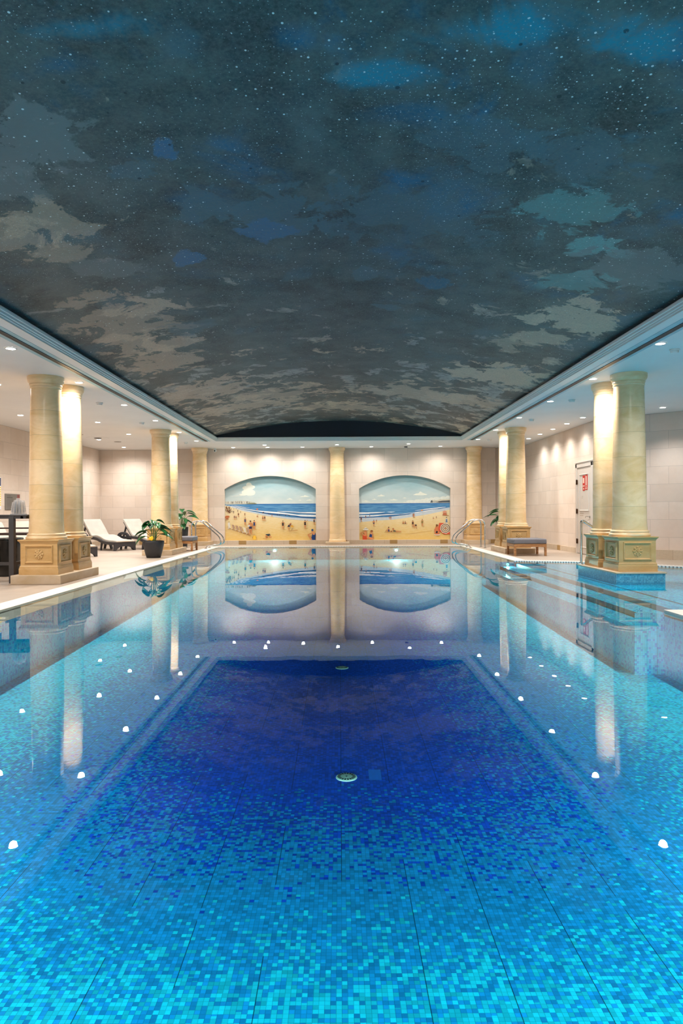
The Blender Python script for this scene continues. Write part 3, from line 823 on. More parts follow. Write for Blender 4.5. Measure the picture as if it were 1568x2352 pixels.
class Mural:
    """polygons given in painting units: u to the right, v downwards, 1450 units wide"""
    def __init__(s, x0, x1, u0, vbot):
        s.bm = B(); s.mats = []; s.L = 0; s.x0, s.x1 = x0, x1; s.k = (x1-x0)/1450.0; s.u0 = u0; s.vb = vbot
    def xz(s, u, v): return s.x0+(u-s.u0)*s.k, ZB+(s.vb-v)*s.k
    def P(s, pts, rgb):
        m = pm(rgb) if not isinstance(rgb, bpy.types.Material) else rgb
        if m not in s.mats: s.mats.append(m)
        s.L += 1; y = YM+REC-.004-s.L*.00012; vs = []
        for u, v in pts:
            x, z = s.xz(u, v)
            x = min(max(x, s.x0), s.x1); z = max(z, ZB); z = min(z, arch(x, s.x0, s.x1, ZS, ZA))
            vs.append(s.bm.verts.new((x, y, z)))
        f = s.bm.faces.new(vs); f.material_index = s.mats.index(m)
    def E(s, u, v, a, b, rgb, n=14, flat=False):
        pts = [(u+a*math.cos(2*PI*i/n), v+b*math.sin(2*PI*i/n)) for i in range(n)]
        if flat: pts = [(p, min(q, v+b*.15)) for p, q in pts]
        s.P(pts, rgb)
    def bar(s, p, q, w, rgb, w2=None):
        w2 = w if w2 is None else w2
        d = Vector((q[0]-p[0], q[1]-p[1])); d = d.normalized() if d.length > 0 else Vector((1, 0)); n = Vector((-d.y, d.x))
        s.P([(p[0]+n.x*w/2, p[1]+n.y*w/2), (q[0]+n.x*w2/2, q[1]+n.y*w2/2), (q[0]-n.x*w2/2, q[1]-n.y*w2/2), (p[0]-n.x*w/2, p[1]-n.y*w/2)], rgb)
    def band(s, top, wid, rgb):
        s.P([(u, v) for u, v in top]+[(u, v+w) for (u, v), w in reversed(list(zip(top, wid)))], rgb)
    def person(s, u, v, h, suit, skin=SKIN, hair=DARK, shorts=False, arm=0, shadow=True):
        if shadow and h > 60: s.P([(u-.05*h, v-2), (u+.28*h, v-5), (u+.30*h, v+2), (u, v+4)], (206, 164, 104))
        s.bar((u-.06*h, v), (u-.045*h, v-.48*h), .055*h, skin, .09*h); s.bar((u+.07*h, v), (u+.045*h, v-.48*h), .055*h, skin, .09*h)
        s.P([(u-.10*h, v-.45*h), (u+.10*h, v-.45*h), (u+.075*h, v-.62*h), (u+.12*h, v-.82*h), (u-.12*h, v-.82*h), (u-.075*h, v-.62*h)], skin)
        if shorts: s.P([(u-.105*h, v-.40*h), (u+.105*h, v-.40*h), (u+.09*h, v-.56*h), (u-.09*h, v-.56*h)], suit)
        else: s.P([(u-.10*h, v-.42*h), (u+.10*h, v-.42*h), (u+.075*h, v-.62*h), (u+.09*h, v-.76*h), (u-.09*h, v-.76*h), (u-.075*h, v-.62*h)], suit)
        if arm == 1: s.bar((u+.11*h, v-.79*h), (u+.32*h, v-1.0*h), .05*h, skin); s.bar((u-.11*h, v-.80*h), (u-.14*h, v-.5*h), .05*h, skin)
        elif arm == 2:
            for k in (-1, 1): s.bar((u+k*.11*h, v-.80*h), (u+k*.22*h, v-.65*h), .05*h, skin); s.bar((u+k*.22*h, v-.65*h), (u+k*.10*h, v-.55*h), .045*h, skin)
        else:
            for k in (-1, 1): s.bar((u+k*.11*h, v-.80*h), (u+k*.14*h, v-.47*h), .05*h, skin)
        s.bar((u, v-.80*h), (u, v-.88*h), .05*h, skin)
        s.E(u, v-.91*h, .05*h, .065*h, skin, 10); s.E(u, v-.945*h, .055*h, .045*h, hair, 10)
    def tiny(s, u, v, h, c1=(120, 70, 48), c2=DARK):
        s.bar((u, v), (u, v-h*.5), h*.16, c1); s.bar((u, v-h*.4), (u, v-h*.82), h*.24, c2); s.E(u, v-h*.9, h*.09, h*.1, c1, 8)
    def sitter(s, u, v, h, suit, skin=SKIN, hair=DARK, d=1):
        s.P([(u-.25*h*d, v), (u+.3*h*d, v), (u+.2*h*d, v-.35*h), (u+.12*h*d, v-.7*h), (u-.1*h*d, v-.7*h), (u-.2*h*d, v-.3*h)], skin)
        s.P([(u-.24*h*d, v), (u+.14*h*d, v), (u+.1*h*d, v-.45*h), (u-.12*h*d, v-.45*h)], suit)
        s.bar((u+.1*h*d, v-.05*h), (u+.45*h*d, v-.35*h), .12*h, skin); s.bar((u+.45*h*d, v-.35*h), (u+.6*h*d, v), .1*h, skin)
        s.E(u, v-.83*h, .11*h, .13*h, skin, 10); s.E(u-.02*h*d, v-.89*h, .12*h, .09*h, hair, 10)

def sky_mat(name, top, bot, z0, z1):
    b = NB(name); x, y, z = b.sep(b.pos()); p = b.pos()
    f = b.ma('ADD', b.mr(z, z0, z1), b.mr(b.noise(b.vmul(p, (1, 1, 2.5)), 1.6, 4, .6), .3, .7, -.16, .16))
    return b.pbr(b.mix(b.mr(f, 0, 1), lin(bot), lin(top)), .75, 0, .15)
def sea_mat(name):
    b = NB(name); p = b.pos(); x, y, z = b.sep(p)
    n = b.noise(b.vmul(p, (1.0, 1, 16)), 3.0, 4, .6)
    return b.pbr(b.mix(b.mr(n, .35, .7), lin((58, 116, 170)), lin((108, 160, 196))), .75, 0, .15)
def sand_mat(name):
    b = NB(name); p = b.pos(); x, y, z = b.sep(p)
    f = b.ma('ADD', b.mr(z, ZB, 1.0), b.mr(b.noise(b.vmul(p, (1, 1, 5)), 7, 5, .65), .3, .7, -.3, .3))
    return b.pbr(b.mix(b.mr(f, 0, 1), lin((226, 190, 112)), lin((234, 214, 172))), .75, 0, .15)
SKY = sky_mat('mural_sky', (138, 176, 184), (210, 214, 208), 1.2, 2.15); SEA = sea_mat('mural_sea'); SAND = sand_mat('mural_sand')
WET, FOAM, CLOUD, DEEP = (196, 204, 210), (236, 238, 238), (226, 226, 212), (52, 96, 150)

def arch_outline(m):
    n = 28; pts = [(m.u0, m.vb), (m.u0+1450, m.vb)]
    for i in range(n, -1, -1):
        x = m.x0+(m.x1-m.x0)*i/n; z = arch(x, m.x0, m.x1, ZS, ZA)
        pts.append((m.u0+1450*i/n, m.vb-(z-ZB)/m.k))
    return pts
def cloud(m, parts, rgb=CLOUD):
    for u, v, a, b_ in parts: m.E(u, v, a, b_, rgb, 16)
def flatcloud(m, u, v, a, b_):
    m.P([(u-a, v), (u-a*.55, v-b_*.75), (u-a*.25, v-b_*.8), (u, v-b_*1.7), (u+a*.3, v-b_*1.1), (u+a*.6, v-b_*.7), (u+a, v-b_*.1), (u+a*.4, v+b_*.15), (u-a*.5, v+b_*.1)], CLOUD)

# --- left painting
m = Mural(*MUR[0], 50, 1052)
m.P(arch_outline(m), SKY)
cloud(m, [(430, 165, 45, 36), (455, 205, 62, 40), (385, 215, 60, 32), (420, 250, 70, 45), (480, 290, 52, 44), (380, 285, 66, 42), (335, 322, 60, 16), (440, 318, 60, 20), (505, 200, 24, 22)])
cloud(m, [(260, 340, 60, 8), (190, 346, 60, 6)], (205, 210, 204))
flatcloud(m, 1322, 362, 82, 17); flatcloud(m, 1080, 402, 52, 14); flatcloud(m, 1245, 420, 26, 8); flatcloud(m, 1392, 421, 55, 13)
m.P([(50, 485), (50, 470), (1500, 470), (1500, 720), (1100, 700), (700, 655), (330, 580), (90, 497)], SEA)
m.P([(300, 474), (1500, 472), (1500, 486), (700, 484), (300, 480)], (44, 98, 158))
m.P([(50, 430), (110, 428), (150, 436), (210, 424), (300, 418), (350, 428), (420, 426), (470, 436), (530, 452), (566, 472), (470, 474), (260, 476), (60, 482)], (196, 194, 178))
random.seed(3)
for i in range(34):
    u = 60+i*11+random.uniform(-4, 4); h = random.uniform(6, 22)
    m.P([(u, 462), (u+random.uniform(6, 13), 462), (u+9, 446-h), (u+1, 446-h)], random.choice([(222, 220, 210), (150, 142, 130), (120, 116, 110), (206, 196, 178)]))
m.P([(380, 470), (430, 455), (520, 452), (566, 472)], (128, 132, 106))
# surf and wet sand
m.band([(90, 497), (330, 580), (560, 630), (700, 655), (900, 690), (1100, 708), (1500, 752)], [3, 14, 22, 26, 26, 30, 22], (214, 196, 158))
m.P([(100, 496), (330, 556), (560, 606), (800, 650), (1100, 690), (1500, 712), (1500, 758), (1100, 718), (700, 660), (330, 582), (92, 500)], WET)
m.band([(100, 494), (330, 540), (560, 574), (700, 588), (900, 604), (1040, 622), (1200, 645), (1500, 652)], [4, 9, 14, 22, 26, 20, 26, 30], FOAM)
m.band([(880, 590), (1060, 592), (1250, 604), (1500, 606)], [3, 14, 22, 30], FOAM)
m.band([(150, 492), (260, 512), (380, 532)], [3, 6, 2], FOAM); m.band([(200, 490), (330, 516), (440, 532)], [2, 4, 2], FOAM)
m.band([(640, 608), (760, 622), (900, 634), (1060, 650)], [4, 14, 16, 4], DEEP); m.band([(1030, 645), (1180, 660), (1320, 684), (1500, 690)], [4, 16, 14, 8], DEEP)
m.band([(1000, 600), (1200, 612), (1500, 632)], [3, 8, 4], DEEP)
m.P([(50, 500), (92, 500), (330, 584), (560, 636), (700, 668), (1100, 726), (1500, 768), (1500, 1052), (50, 1052)], SAND)
for k in range(46): m.tiny(58+random.uniform(0, 70)*1.2, 535+random.uniform(0, 95), random.uniform(18, 34), random.choice([(150, 92, 60), (110, 66, 46)]), random.choice([(70, 60, 60), (150, 92, 60)]))
for u, v, h in ((160, 612, 40), (187, 622, 46), (228, 555, 20), (253, 600, 38), (297, 615, 30), (150, 560, 22), (190, 560, 20), (120, 590, 30)): m.tiny(u, v, h, (160, 104, 70), (50, 50, 60))
for u, v in ((650, 612), (665, 606), (748, 628), (882, 645), (918, 648), (1015, 655), (1068, 658)): m.E(u, v, 7, 9, (90, 60, 60), 8)
m.P([(545, 548), (578, 542), (576, 560), (556, 566)], (214, 120, 70)); m.bar((572, 560), (576, 668), 3, (190, 176, 150))
m.sitter(562, 682, 34, (176, 100, 66)); m.person(652, 738, 80, (70, 66, 76), shorts=True); m.person(682, 738, 80, DARK); m.person(797, 682, 46, (150, 90, 70))
m.person(262, 676, 70, DARK); m.person(365, 666, 56, (90, 70, 60), arm=2); m.person(198, 716, 66, (44, 52, 76)); m.person(225, 718, 60, (44, 52, 76))
m.P([(50, 672), (70, 656), (105, 656), (122, 666), (112, 688), (50, 694)], (190, 112, 72)); m.P([(60, 694), (100, 690), (104, 714), (64, 718)], (170, 108, 76))
m.person(370, 808, 122, NAVYS, arm=0)
# row of deckchairs
for k in range(6):
    u, v, q = 95+k*58, 850+k*19, .8+k*.06
    a = 70*q
    m.bar((u-.1*a, v), (u+.85*a, v+.35*a), 7*q, (150, 98, 70)); 
    m.bar((u+.05*a, v-1.2*a), (u+.95*a, v+.2*a), 7*q, (232, 222, 204)); m.bar((u+.75*a, v-.75*a), (u-.05*a, v+.15*a), 6*q, (226, 214, 196))
    m.P([(u+.05*a, v-1.2*a), (u+.62*a, v-1.05*a), (u+.86*a, v-.1*a), (u+.45*a, v-.0*a)], ((226, 214, 190) if k in (0, 4) else (128, 62, 54)))
    if k not in (0, 4):
        for j in (.22, .52, .8):
            m.bar((u+(.05+.57*j)*a, v-(1.2-.15*j)*a), (u+(.45+.41*j)*a, v-.05*a), 5*q, (214, 190, 160))
m.person(112, 868, 120, (222, 216, 206), (222, 216, 206), (60, 56, 56), shadow=False)
m.person(455, 955, 222, (48, 52, 84), shorts=True); m.person(515, 882, 155, NAVYS)
m.P([(405, 826), (440, 800), (446, 822), (426, 838)], (206, 212, 216))
m.person(972, 880, 142, DARK, arm=2); m.person(1325, 870, 140, DARK, arm=1); m.person(1470, 805, 96, DARK, arm=1)
m.P([(1040, 905), (1200, 886), (1210, 896), (1050, 908)], (196, 146, 84))
m.P([(1042, 835), (1075, 790), (1100, 800), (1108, 820), (1062, 845)], (52, 54, 70)); m.bar((1052, 840), (1070, 892), 16, SKIN, 11); m.bar((1072, 800), (1105, 836), 10, SKIN); m.E(1096, 788, 11, 13, SKIN2, 10)
m.P([(1092, 818), (1130, 812), (1146, 842), (1110, 850)], (222, 164, 64)); m.bar((1105, 835), (1084, 888), 11, (226, 196, 128)); m.bar((1140, 845), (1172, 888), 11, (226, 196, 128))
m.E(516, 1008, 34, 35, (240, 190, 72), 20); m.P([(500, 976), (484, 1004), (498, 1038), (490, 1004)], (50, 40, 40)); m.P([(530, 980), (548, 1006), (536, 1032), (544, 1006)], (60, 40, 36))
m.bar((650, 1020), (720, 1028), 6, (190, 130, 90)); m.P([(695, 955), (760, 948), (778, 975), (740, 985), (700, 966)], (52, 66, 74)); m.bar((705, 965), (695, 1005), 12, SKIN); m.bar((768, 970), (752, 1006), 16, SKIN); m.bar((752, 1006), (796, 998), 12, SKIN); m.E(716, 1000, 14, 16, SKIN2, 10)
# seated woman in a blue costume and cap
m.P([(1430, 925), (1472, 918), (1492, 965), (1485, 1050), (1420, 1050), (1436, 985)], (216, 152, 102)); m.P([(1432, 990), (1446, 940), (1454, 968), (1476, 968), (1484, 930), (1494, 970), (1486, 1050), (1418, 1050)], (40, 70, 124))
m.bar((1368, 968), (1436, 940), 15, SKIN); m.bar((1375, 965), (1425, 1048), 24, SKIN, 30); m.E(1441, 908, 15, 18, SKIN, 12); m.E(1441, 892, 17, 18, (48, 84, 128), 14)
o1 = mk('beach_mural', m.bm, m.mats)
tag(o1, 'left arched wall painting of a beach with deckchairs and a beach ball', 'painting', 'beach murals')

# --- right painting
m = Mural(*MUR[1], 68, 1048)
m.P(arch_outline(m), SKY)
flatcloud(m, 1046, 338, 118, 34); flatcloud(m, 420, 354, 66, 18); flatcloud(m, 312, 411, 44, 12); flatcloud(m, 622, 421, 74, 16); flatcloud(m, 795, 387, 36, 8); flatcloud(m, 170, 438, 80, 11); flatcloud(m, 470, 437, 34, 5)
for u, v, a, b_ in ((900, 440, 80, 22), (1010, 430, 60, 24), (1090, 425, 50, 26), (1150, 412, 45, 26), (1225, 405, 40, 28), (1310, 395, 55, 26), (1410, 388, 50, 26), (1490, 378, 40, 26)): m.E(u, v, a, b_, (220, 222, 212), 14)
m.P([(780, 448), (1512, 425), (1512, 468), (780, 468)], (216, 219, 211))
m.P([(68, 468), (1518, 468), (1518, 545), (1200, 606), (850, 668), (500, 706), (68, 712)], SEA)
m.P([(68, 469), (1518, 467), (1518, 476), (800, 481), (68, 484)], (44, 98, 158))
m.P([(1206, 461), (1216, 428), (1242, 418), (1300, 420), (1370, 408), (1518, 404), (1518, 462)], (92, 96, 100))
m.P([(1242, 418), (1300, 420), (1370, 408), (1518, 404), (1518, 424), (1390, 430), (1320, 440), (1236, 436)], (206, 200, 180)); m.P([(1250, 440), (1330, 446), (1350, 458), (1240, 459)], (190, 186, 174)); m.P([(1300, 455), (1380, 450), (1420, 460), (1310, 462)], (64, 66, 72))
m.P([(68, 690), (500, 690), (850, 650), (1200, 588), (1518, 536), (1518, 570), (1200, 640), (850, 700), (600, 730), (68, 766)], WET)
m.band([(68, 608), (250, 610), (420, 606), (480, 604)], [32, 24, 12, 3], FOAM); m.band([(520, 605), (580, 602), (640, 604)], [2, 12, 2], FOAM)
m.band([(68, 655), (300, 655), (520, 640), (720, 640), (900, 622), (1200, 576), (1330, 560)], [26, 20, 16, 12, 14, 12, 3], FOAM)
m.band([(960, 588), (1150, 558), (1330, 538), (1450, 528)], [3, 14, 14, 6], FOAM)
m.band([(230, 630), (420, 622), (620, 628)], [3, 13, 3], DEEP); m.band([(380, 660), (600, 652), (800, 640), (960, 618)], [3, 14, 12, 3], DEEP); m.band([(68, 684), (300, 686), (480, 682)], [12, 8, 2], DEEP)
m.band([(1000, 590), (1200, 566), (1400, 546)], [3, 8, 3], DEEP)
m.P([(68, 768), (360, 742), (600, 730), (850, 698), (1200, 640), (1518, 572), (1518, 1048), (68, 1048)], SAND)
m.P([(760, 965), (1230, 905), (1240, 915), (900, 965)], (214, 176, 110))
m.person(102, 762, 84, (44, 46, 70)); m.person(174, 710, 54, (60, 52, 60)); m.person(238, 685, 38, (60, 52, 80)); m.person(302, 836, 108, NAVYS, shorts=True); m.person(345, 772, 48, (190, 130, 90))
m.person(552, 722, 46, (160, 100, 70)); m.person(574, 728, 58, (80, 80, 110)); m.person(932, 692, 62, (150, 90, 76)); m.person(945, 692, 62, (190, 130, 100)); m.tiny(726, 660, 14); m.tiny(760, 658, 14)
m.sitter(772, 796, 48, (150, 90, 60)); m.sitter(804, 796, 46, (70, 66, 70)); m.person(1076, 836, 116, (146, 134, 80)); m.sitter(1252, 718, 30, (180, 110, 80)); m.person(1300, 718, 42, (70, 66, 70))
# pair playing leapfrog
m.person(925, 850, 110, (44, 40, 44), shadow=False); m.P([(925, 812), (985, 808), (988, 834), (935, 834)], (206, 150, 104)); m.bar((945, 830), (950, 876), 9, SKIN); m.bar((976, 830), (986, 874), 9, SKIN); m.P([(955, 810), (985, 808), (985, 830), (965, 832)], DARK)
m.P([(1055, 578), (1086, 572), (1084, 588), (1058, 592)], (222, 140, 66)); m.bar((1086, 590), (1090, 705), 3, (206, 190, 160))
m.E(1434, 612, 32, 24, (216, 156, 128), 14); m.P([(1410, 625), (1460, 625), (1470, 660), (1400, 660)], (190, 116, 84)); m.P([(1392, 660), (1500, 664), (1496, 672), (1400, 664)], (176, 118, 80))
# reclining pair with ball
m.sitter(538, 920, 78, (70, 70, 110), d=-1); m.E(580, 918, 14, 13, (150, 90, 60), 12); m.P([(600, 905), (612, 878), (632, 892), (655, 906), (740, 912), (738, 922), (655, 924), (612, 918)], SKIN); m.P([(612, 900), (640, 900), (660, 918), (614, 918)], (60, 96, 84)); m.E(610, 876, 12, 13, SKIN2, 10)
m.P([(470, 922), (740, 926), (736, 932), (480, 926)], (206, 164, 104))
# seated man and striped parasol
m.person(1462, 838, 148, (96, 130, 160), (228, 214, 196), shadow=False)
m.E(1312, 972, 52, 12, (222, 214, 200), 14); m.P([(1272, 955), (1266, 890), (1290, 848), (1325, 845), (1345, 900), (1350, 968), (1280, 970)], (210, 128, 84)); m.P([(1286, 945), (1300, 910), (1324, 920), (1316, 950)], DARK); m.E(1308, 828, 17, 19, SKIN2, 12); m.E(1307, 820, 17, 13, (120, 76, 50), 12)
oct_ = lambda r, du=0: [(1440+du+r*1.02*math.cos(PI/8+k*PI/4+.25), 872+r*math.sin(PI/8+k*PI/4+.25)) for k in range(8)]
m.P([(1330, 845), (1345, 785), (1455, 788), (1508, 880), (1512, 965), (1420, 968), (1335, 905)], (214, 92, 66))
for r, c in ((86, (226, 214, 190)), (74, (110, 86, 70)), (62, (226, 214, 190)), (48, (132, 104, 84)), (36, (226, 214, 190)), (22, (150, 110, 84)), (11, (206, 150, 110))): m.P(oct_(r, 4), c)
# hat woman and girl
m.P([(150, 912), (185, 908), (192, 960), (190, 1048), (122, 1048), (122, 965)], (218, 146, 98)); m.P([(122, 965), (146, 985), (176, 985), (190, 960), (192, 1048), (122, 1048)], (206, 84, 52)); m.bar((90, 945), (140, 915), 17, SKIN); m.bar((92, 948), (126, 975), 14, SKIN); m.bar((182, 915), (196, 1005), 16, SKIN, 12); m.bar((190, 1010), (262, 1046), 20, (224, 140, 96))
m.E(165, 890, 18, 20, SKIN2, 12); m.E(174, 882, 46, 15, (226, 220, 204), 18); m.E(172, 868, 22, 17, (236, 232, 222), 14); m.bar((150, 876), (196, 872), 6, DARK); m.bar((142, 935), (148, 965), 8, (120, 70, 46))
m.P([(236, 945), (270, 930), (290, 960), (275, 1000), (262, 1022), (222, 1012)], (222, 156, 108)); m.P([(236, 965), (250, 950), (262, 965), (276, 958), (268, 1012), (224, 1012)], (44, 70, 124)); m.bar((228, 1012), (298, 1042), 26, (224, 146, 100)); m.bar((284, 950), (296, 1030), 11, SKIN); m.E(268, 916, 20, 22, SKIN, 12); m.E(266, 908, 21, 15, (150, 96, 60), 12)
o2 = mk('beach_mural', m.bm, m.mats)
tag(o2, 'right arched wall painting of a beach with a large red striped parasol', 'painting', 'beach murals')

# ------------------------------------------------------------------ recessed lamps
random.seed(11)
def downlight(label, x, y, lens, watts, cone=165, blend=1.0, col=(1, .955, .90), group='recessed downlights', aim=None):
    t = thing('downlight', label, 'ceiling light', (x, y, CEIL), 0, group)
    bm = B(); lathe(bm, [(.078, -.001), (.078, -.006), (.070, -.010), (.056, -.008), (.054, -.001)], 24, cap=False); mk('trim_ring', bm, M['white_plastic'], t, 50)
    bm = B(); lathe(bm, [(.0555, -.0015), (.0555, -.005), (.03, -.007), (.002, -.0075)], 24); mk('lens', bm, lens, t, 60)
    L = bpy.data.lights.new('lamp_beam', 'SPOT'); L.energy = watts; L.spot_size = math.radians(cone); L.spot_blend = blend
    L.color = col; L.shadow_soft_size = .045
    lo = bpy.data.objects.new('lamp_beam', L); COL.objects.link(lo); lo.parent = t; lo.location = (0, 0, -.03)
    if aim: lo.rotation_euler = aim
    return t
W0 = 222
ordn = ['first', 'second', 'third', 'fourth', 'fifth', 'sixth', 'seventh', 'eighth']
for i, y in enumerate((8.46, 10.68, 12.92, 15.12, 17.35, 19.45)):
    downlight(ordn[i]+' bright downlight from the camera in the row beside the left air slot', -4.06, y, M['lens'], W0)
for i, y in enumerate((8.38, 10.6, 12.75, 14.95, 17.2, 19.4)):
    downlight(ordn[i]+' bright downlight from the camera in the row beside the right air slot', 3.95, y, M['lens'], W0)
LI = [(-6.62, 14.2, 'downlight left of the near left columns, high above the wall sign'), (-5.42, 15.35, 'downlight between the near left columns and the far left columns, over the loungers'),
      (-5.45, 17.7, 'downlight over the deck just left of the far left columns'), (-6.68, 21.2, 'small downlight close to the back alcove wall at left'), (-5.4, 10.8, 'downlight half cut by the left edge above the bar table')]
for x, y, lb in LI: downlight(lb, x, y, M['lens'], W0*.9)
downlight('bluish cool downlight beside the round ceiling plate at left', -6.68, 19.0, M['lens_cool'], W0*.7, col=(.8, .9, 1))
for i, y in enumerate((15.0, 16.05, 17.1, 18.2, 19.3)):
    downlight(ordn[i]+' small wall washing downlight from the door in the row along the right wall', 5.36, y, M['lens'], W0*.27, 140, .9)
downlight('lone downlight beside the angled wall at far right', 6.45, 13.6, M['lens'], W0*.6, 120)
FR = [(-3.33, 21.5, 'downlight over the left shoulder of the left mural', .5), (-2.26, 20.75, 'larger downlight in front of the arch crown of the left mural', .8), (-2.25, 21.5, 'small downlight right behind the larger one above the left mural', .5),
      (-1.15, 21.45, 'downlight over the right shoulder of the left mural', .5), (-.06, 20.75, 'downlight above the middle column', .7), (1.02, 21.45, 'downlight over the left shoulder of the right mural', .5),
      (2.1, 20.6, 'larger downlight in front of the arch crown of the right mural', .8), (3.18, 21.4, 'downlight over the right shoulder of the right mural', .5)]
for x, y, lb, k in FR: downlight(lb, x, y, M['lens'], W0*k*.62, 165)
# lamps behind the camera and over the near deck, same fitting
for i, (x, y) in enumerate(((-4.06, 6.2), (-4.06, 3.9), (-4.06, 1.6), (3.95, 6.2), (3.95, 3.9), (3.95, 1.6), (6.6, 9.5), (6.6, 6.5), (-6.6, 11.5), (-6.6, 8.0), (-6.6, 4.5), (-2, -2.1), (2, -2.1))):
    downlight('downlight outside the picture above the near pool surround', x, y, M['lens'], W0*.8, group='downlights outside the picture')

# underwater lamps
def pool_lamp(label, loc, rot, watts, lens, size=.16, col=(.75, .97, 1.0)):
    t = thing('pool_lamp', label, 'pool light', loc, 0, 'underwater pool lamps'); t.rotation_euler = rot
    bm = B(); lathe(bm, [(.085, .0), (.085, .012), (.07, .018), (.066, .012)], 24, cap=False); mk('rim', bm, M['steel'], t, 50)
    bm = B(); lathe(bm, [(.068, .004), (.066, .013), (.03, .018), (.002, .019)], 24); mk('lens', bm, lens, t, 60)
    L = bpy.data.lights.new('lamp_beam', 'AREA'); L.shape = 'DISK'; L.size = size; L.energy = watts; L.color = col; L.spread = math.radians(125)
    lo = bpy.data.objects.new('lamp_beam', L); COL.objects.link(lo); lo.parent = t; lo.location = (0, 0, .03); lo.rotation_euler = (PI, 0, 0)
    return t
RX = PI/2
PW = 36
for i, x in enumerate((-2.3, -.8, .8, 2.3)):
    pool_lamp('underwater lamp on the near pool wall, outside the picture', (x, PY0+.005, -.30), (-RX-.5, 0, 0), PW, M['pool_lens'])
for i, y in enumerate((1.4, 3.0)):  # side lamps are added, unseen, to brighten the near pool floor
    pool_lamp('added unseen underwater lamp on the near left pool wall, outside the picture', (-LIP+.005, y, -.36), (0, RX+.5, 0), PW*.7, M['pool_lens'])
    pool_lamp('added unseen underwater lamp on the near right pool wall, outside the picture', (LIP-.005, y, -.36), (0, -RX-.5, 0), PW*.7, M['pool_lens'])
pool_lamp('glowing teal underwater lamp in front of the wooden bench at right', (3.47, 14.11, -.07), (RX, 0, 0), 5, M['pool_lens'], .1, (.3, 1, .92)).scale = (.45, .45, .45)
pool_lamp('glowing teal underwater lamp at the near end of the right steps', (3.47, 7.01, -.07), (-RX, 0, 0), 5, M['pool_lens'], .1, (.3, 1, .92)).scale = (.45, .45, .45)
for x, lb in ((-1.90, 'small white underwater lamp in the far pool wall below the left mural'), (1.66, 'small white underwater lamp in the far pool wall below the right mural')):
    t = pool_lamp(lb, (x, PY1-.004, -.10), (RX+.5, 0, 0), 9, M['pool_lens_white'], .12, (1, 1, 1)); t.scale = (.6, .6, .6); t['group'] = 'far wall pool lamps'

# drains
def drain(label, x, y):
    t = thing('floor_drain', label, 'drain', (x, y, floor_z(y)+.001), 0, 'round floor drains')
    bm = B(); lathe(bm, [(.070, 0), (.069, .004), (.064, .007), (.03, .008), (.002, .0085)], 32); mk('cover', bm, M['drain'], t, 40)
    bm = B()
    for k in range(18):
        a = k*2*PI/18; c, s = math.cos(a), math.sin(a)
        def pt(r, w): return (r*c-w*s, r*s+w*c, .0086 if r < .05 else .0084)
        poly(bm, [pt(.040, -.004), pt(.060, -.0062), pt(.060, .0062), pt(.040, .004)])
    mk('slots', bm, M['drain_dark'], t)
    bm = B(); lathe(bm, [(.006, .008), (.006, .0098), (.001, .01)], 12); mk('screw', bm, M['drain_dark'], t)
drain('nearer round pale drain on the dark blue pool floor', .038, 4.47)
drain('farther round pale drain on the dark blue pool floor', .02, 7.33)

# ------------------------------------------------------------------ small ceiling things
def detector(label, x, y):
    t = thing('smoke_detector', label, 'smoke detector', (x, y, CEIL), 0, 'smoke detectors')
    bm = B(); lathe(bm, [(.062, 0), (.062, -.014), (.058, -.018)], 24); mk('base', bm, M['white_plastic'], t, 40)
    bm = B(); lathe(bm, [(.05, -.018), (.052, -.036), (.044, -.048), (.02, -.053), (.002, -.054)], 24); mk('cap', bm, M['white_plastic'], t, 40)
for i, (x, y) in enumerate(((-4.43, 12.65), (-4.46, 15.45), (-4.46, 19.85))):
    detector(('nearest', 'middle', 'farthest')[i]+' white smoke detector on the left side ceiling', x, y)
for i, (x, y) in enumerate(((4.28, 8.7), (4.3, 12.6), (4.3, 15.25), (4.3, 19.5))):
    detector(('first', 'second', 'third', 'fourth')[i]+' white smoke detector from the camera on the right side ceiling', x, y)
t = thing('ceiling_plate', 'worn round ceiling plate with a dark middle at left', 'air vent', (-6.55, 18.55, CEIL))
bm = B(); lathe(bm, [(.30, -.001), (.30, -.004), (.27, -.006), (.0, -.006)], 32, cap=False); mk('plate', bm, M['ceil'], t, 40)
bm = B(); lathe(bm, [(.10, -.006), (.10, -.012), (.08, -.02), (.002, -.02)], 24); mk('grille', bm, M['dark_metal'], t, 40)
for x, y, lb in ((-6.75, 17.75, 'flat grey ceiling disc behind the near left columns'), (-6.35, 19.6, 'flat grey ceiling disc near the bluish downlight')):
    bm = B(); lathe(bm, [(.10, -.0005), (.10, -.006), (.08, -.009), (.002, -.009)], 24)
    o = mk('ceiling_speaker', bm, plain('speaker_grille', (140, 132, 124), .6), None, 40); o.location = (x, y, CEIL); tag(o, lb, 'speaker', 'ceiling speakers')
bm = B(); box(bm, -.05, .05, -.03, .03, -.03, .0, .006); o = mk('motion_sensor', bm, M['dark_metal']); o.location = (2.1, 21.45, CEIL)
tag(o, 'small dark sensor on the ceiling above the right mural', 'sensor')
t = thing('security_camera', 'white dome security camera above the left mural, under the ceiling', 'security camera', (-3.95, 21.75, CEIL))
bm = B(); lathe(bm, [(.055, 0), (.055, -.03), (.05, -.035)], 24); mk('mount', bm, M['white_plastic'], t, 40)
bm = B(); sphere(bm, (0, -.01, -.07), .052, u=20, v=12); mk('housing', bm, M['white_plastic'], t, 60)
bm = B(); sphere(bm, (0, -.045, -.082), .026, u=14, v=8); mk('lens', bm, M['black_plastic'], t, 60)

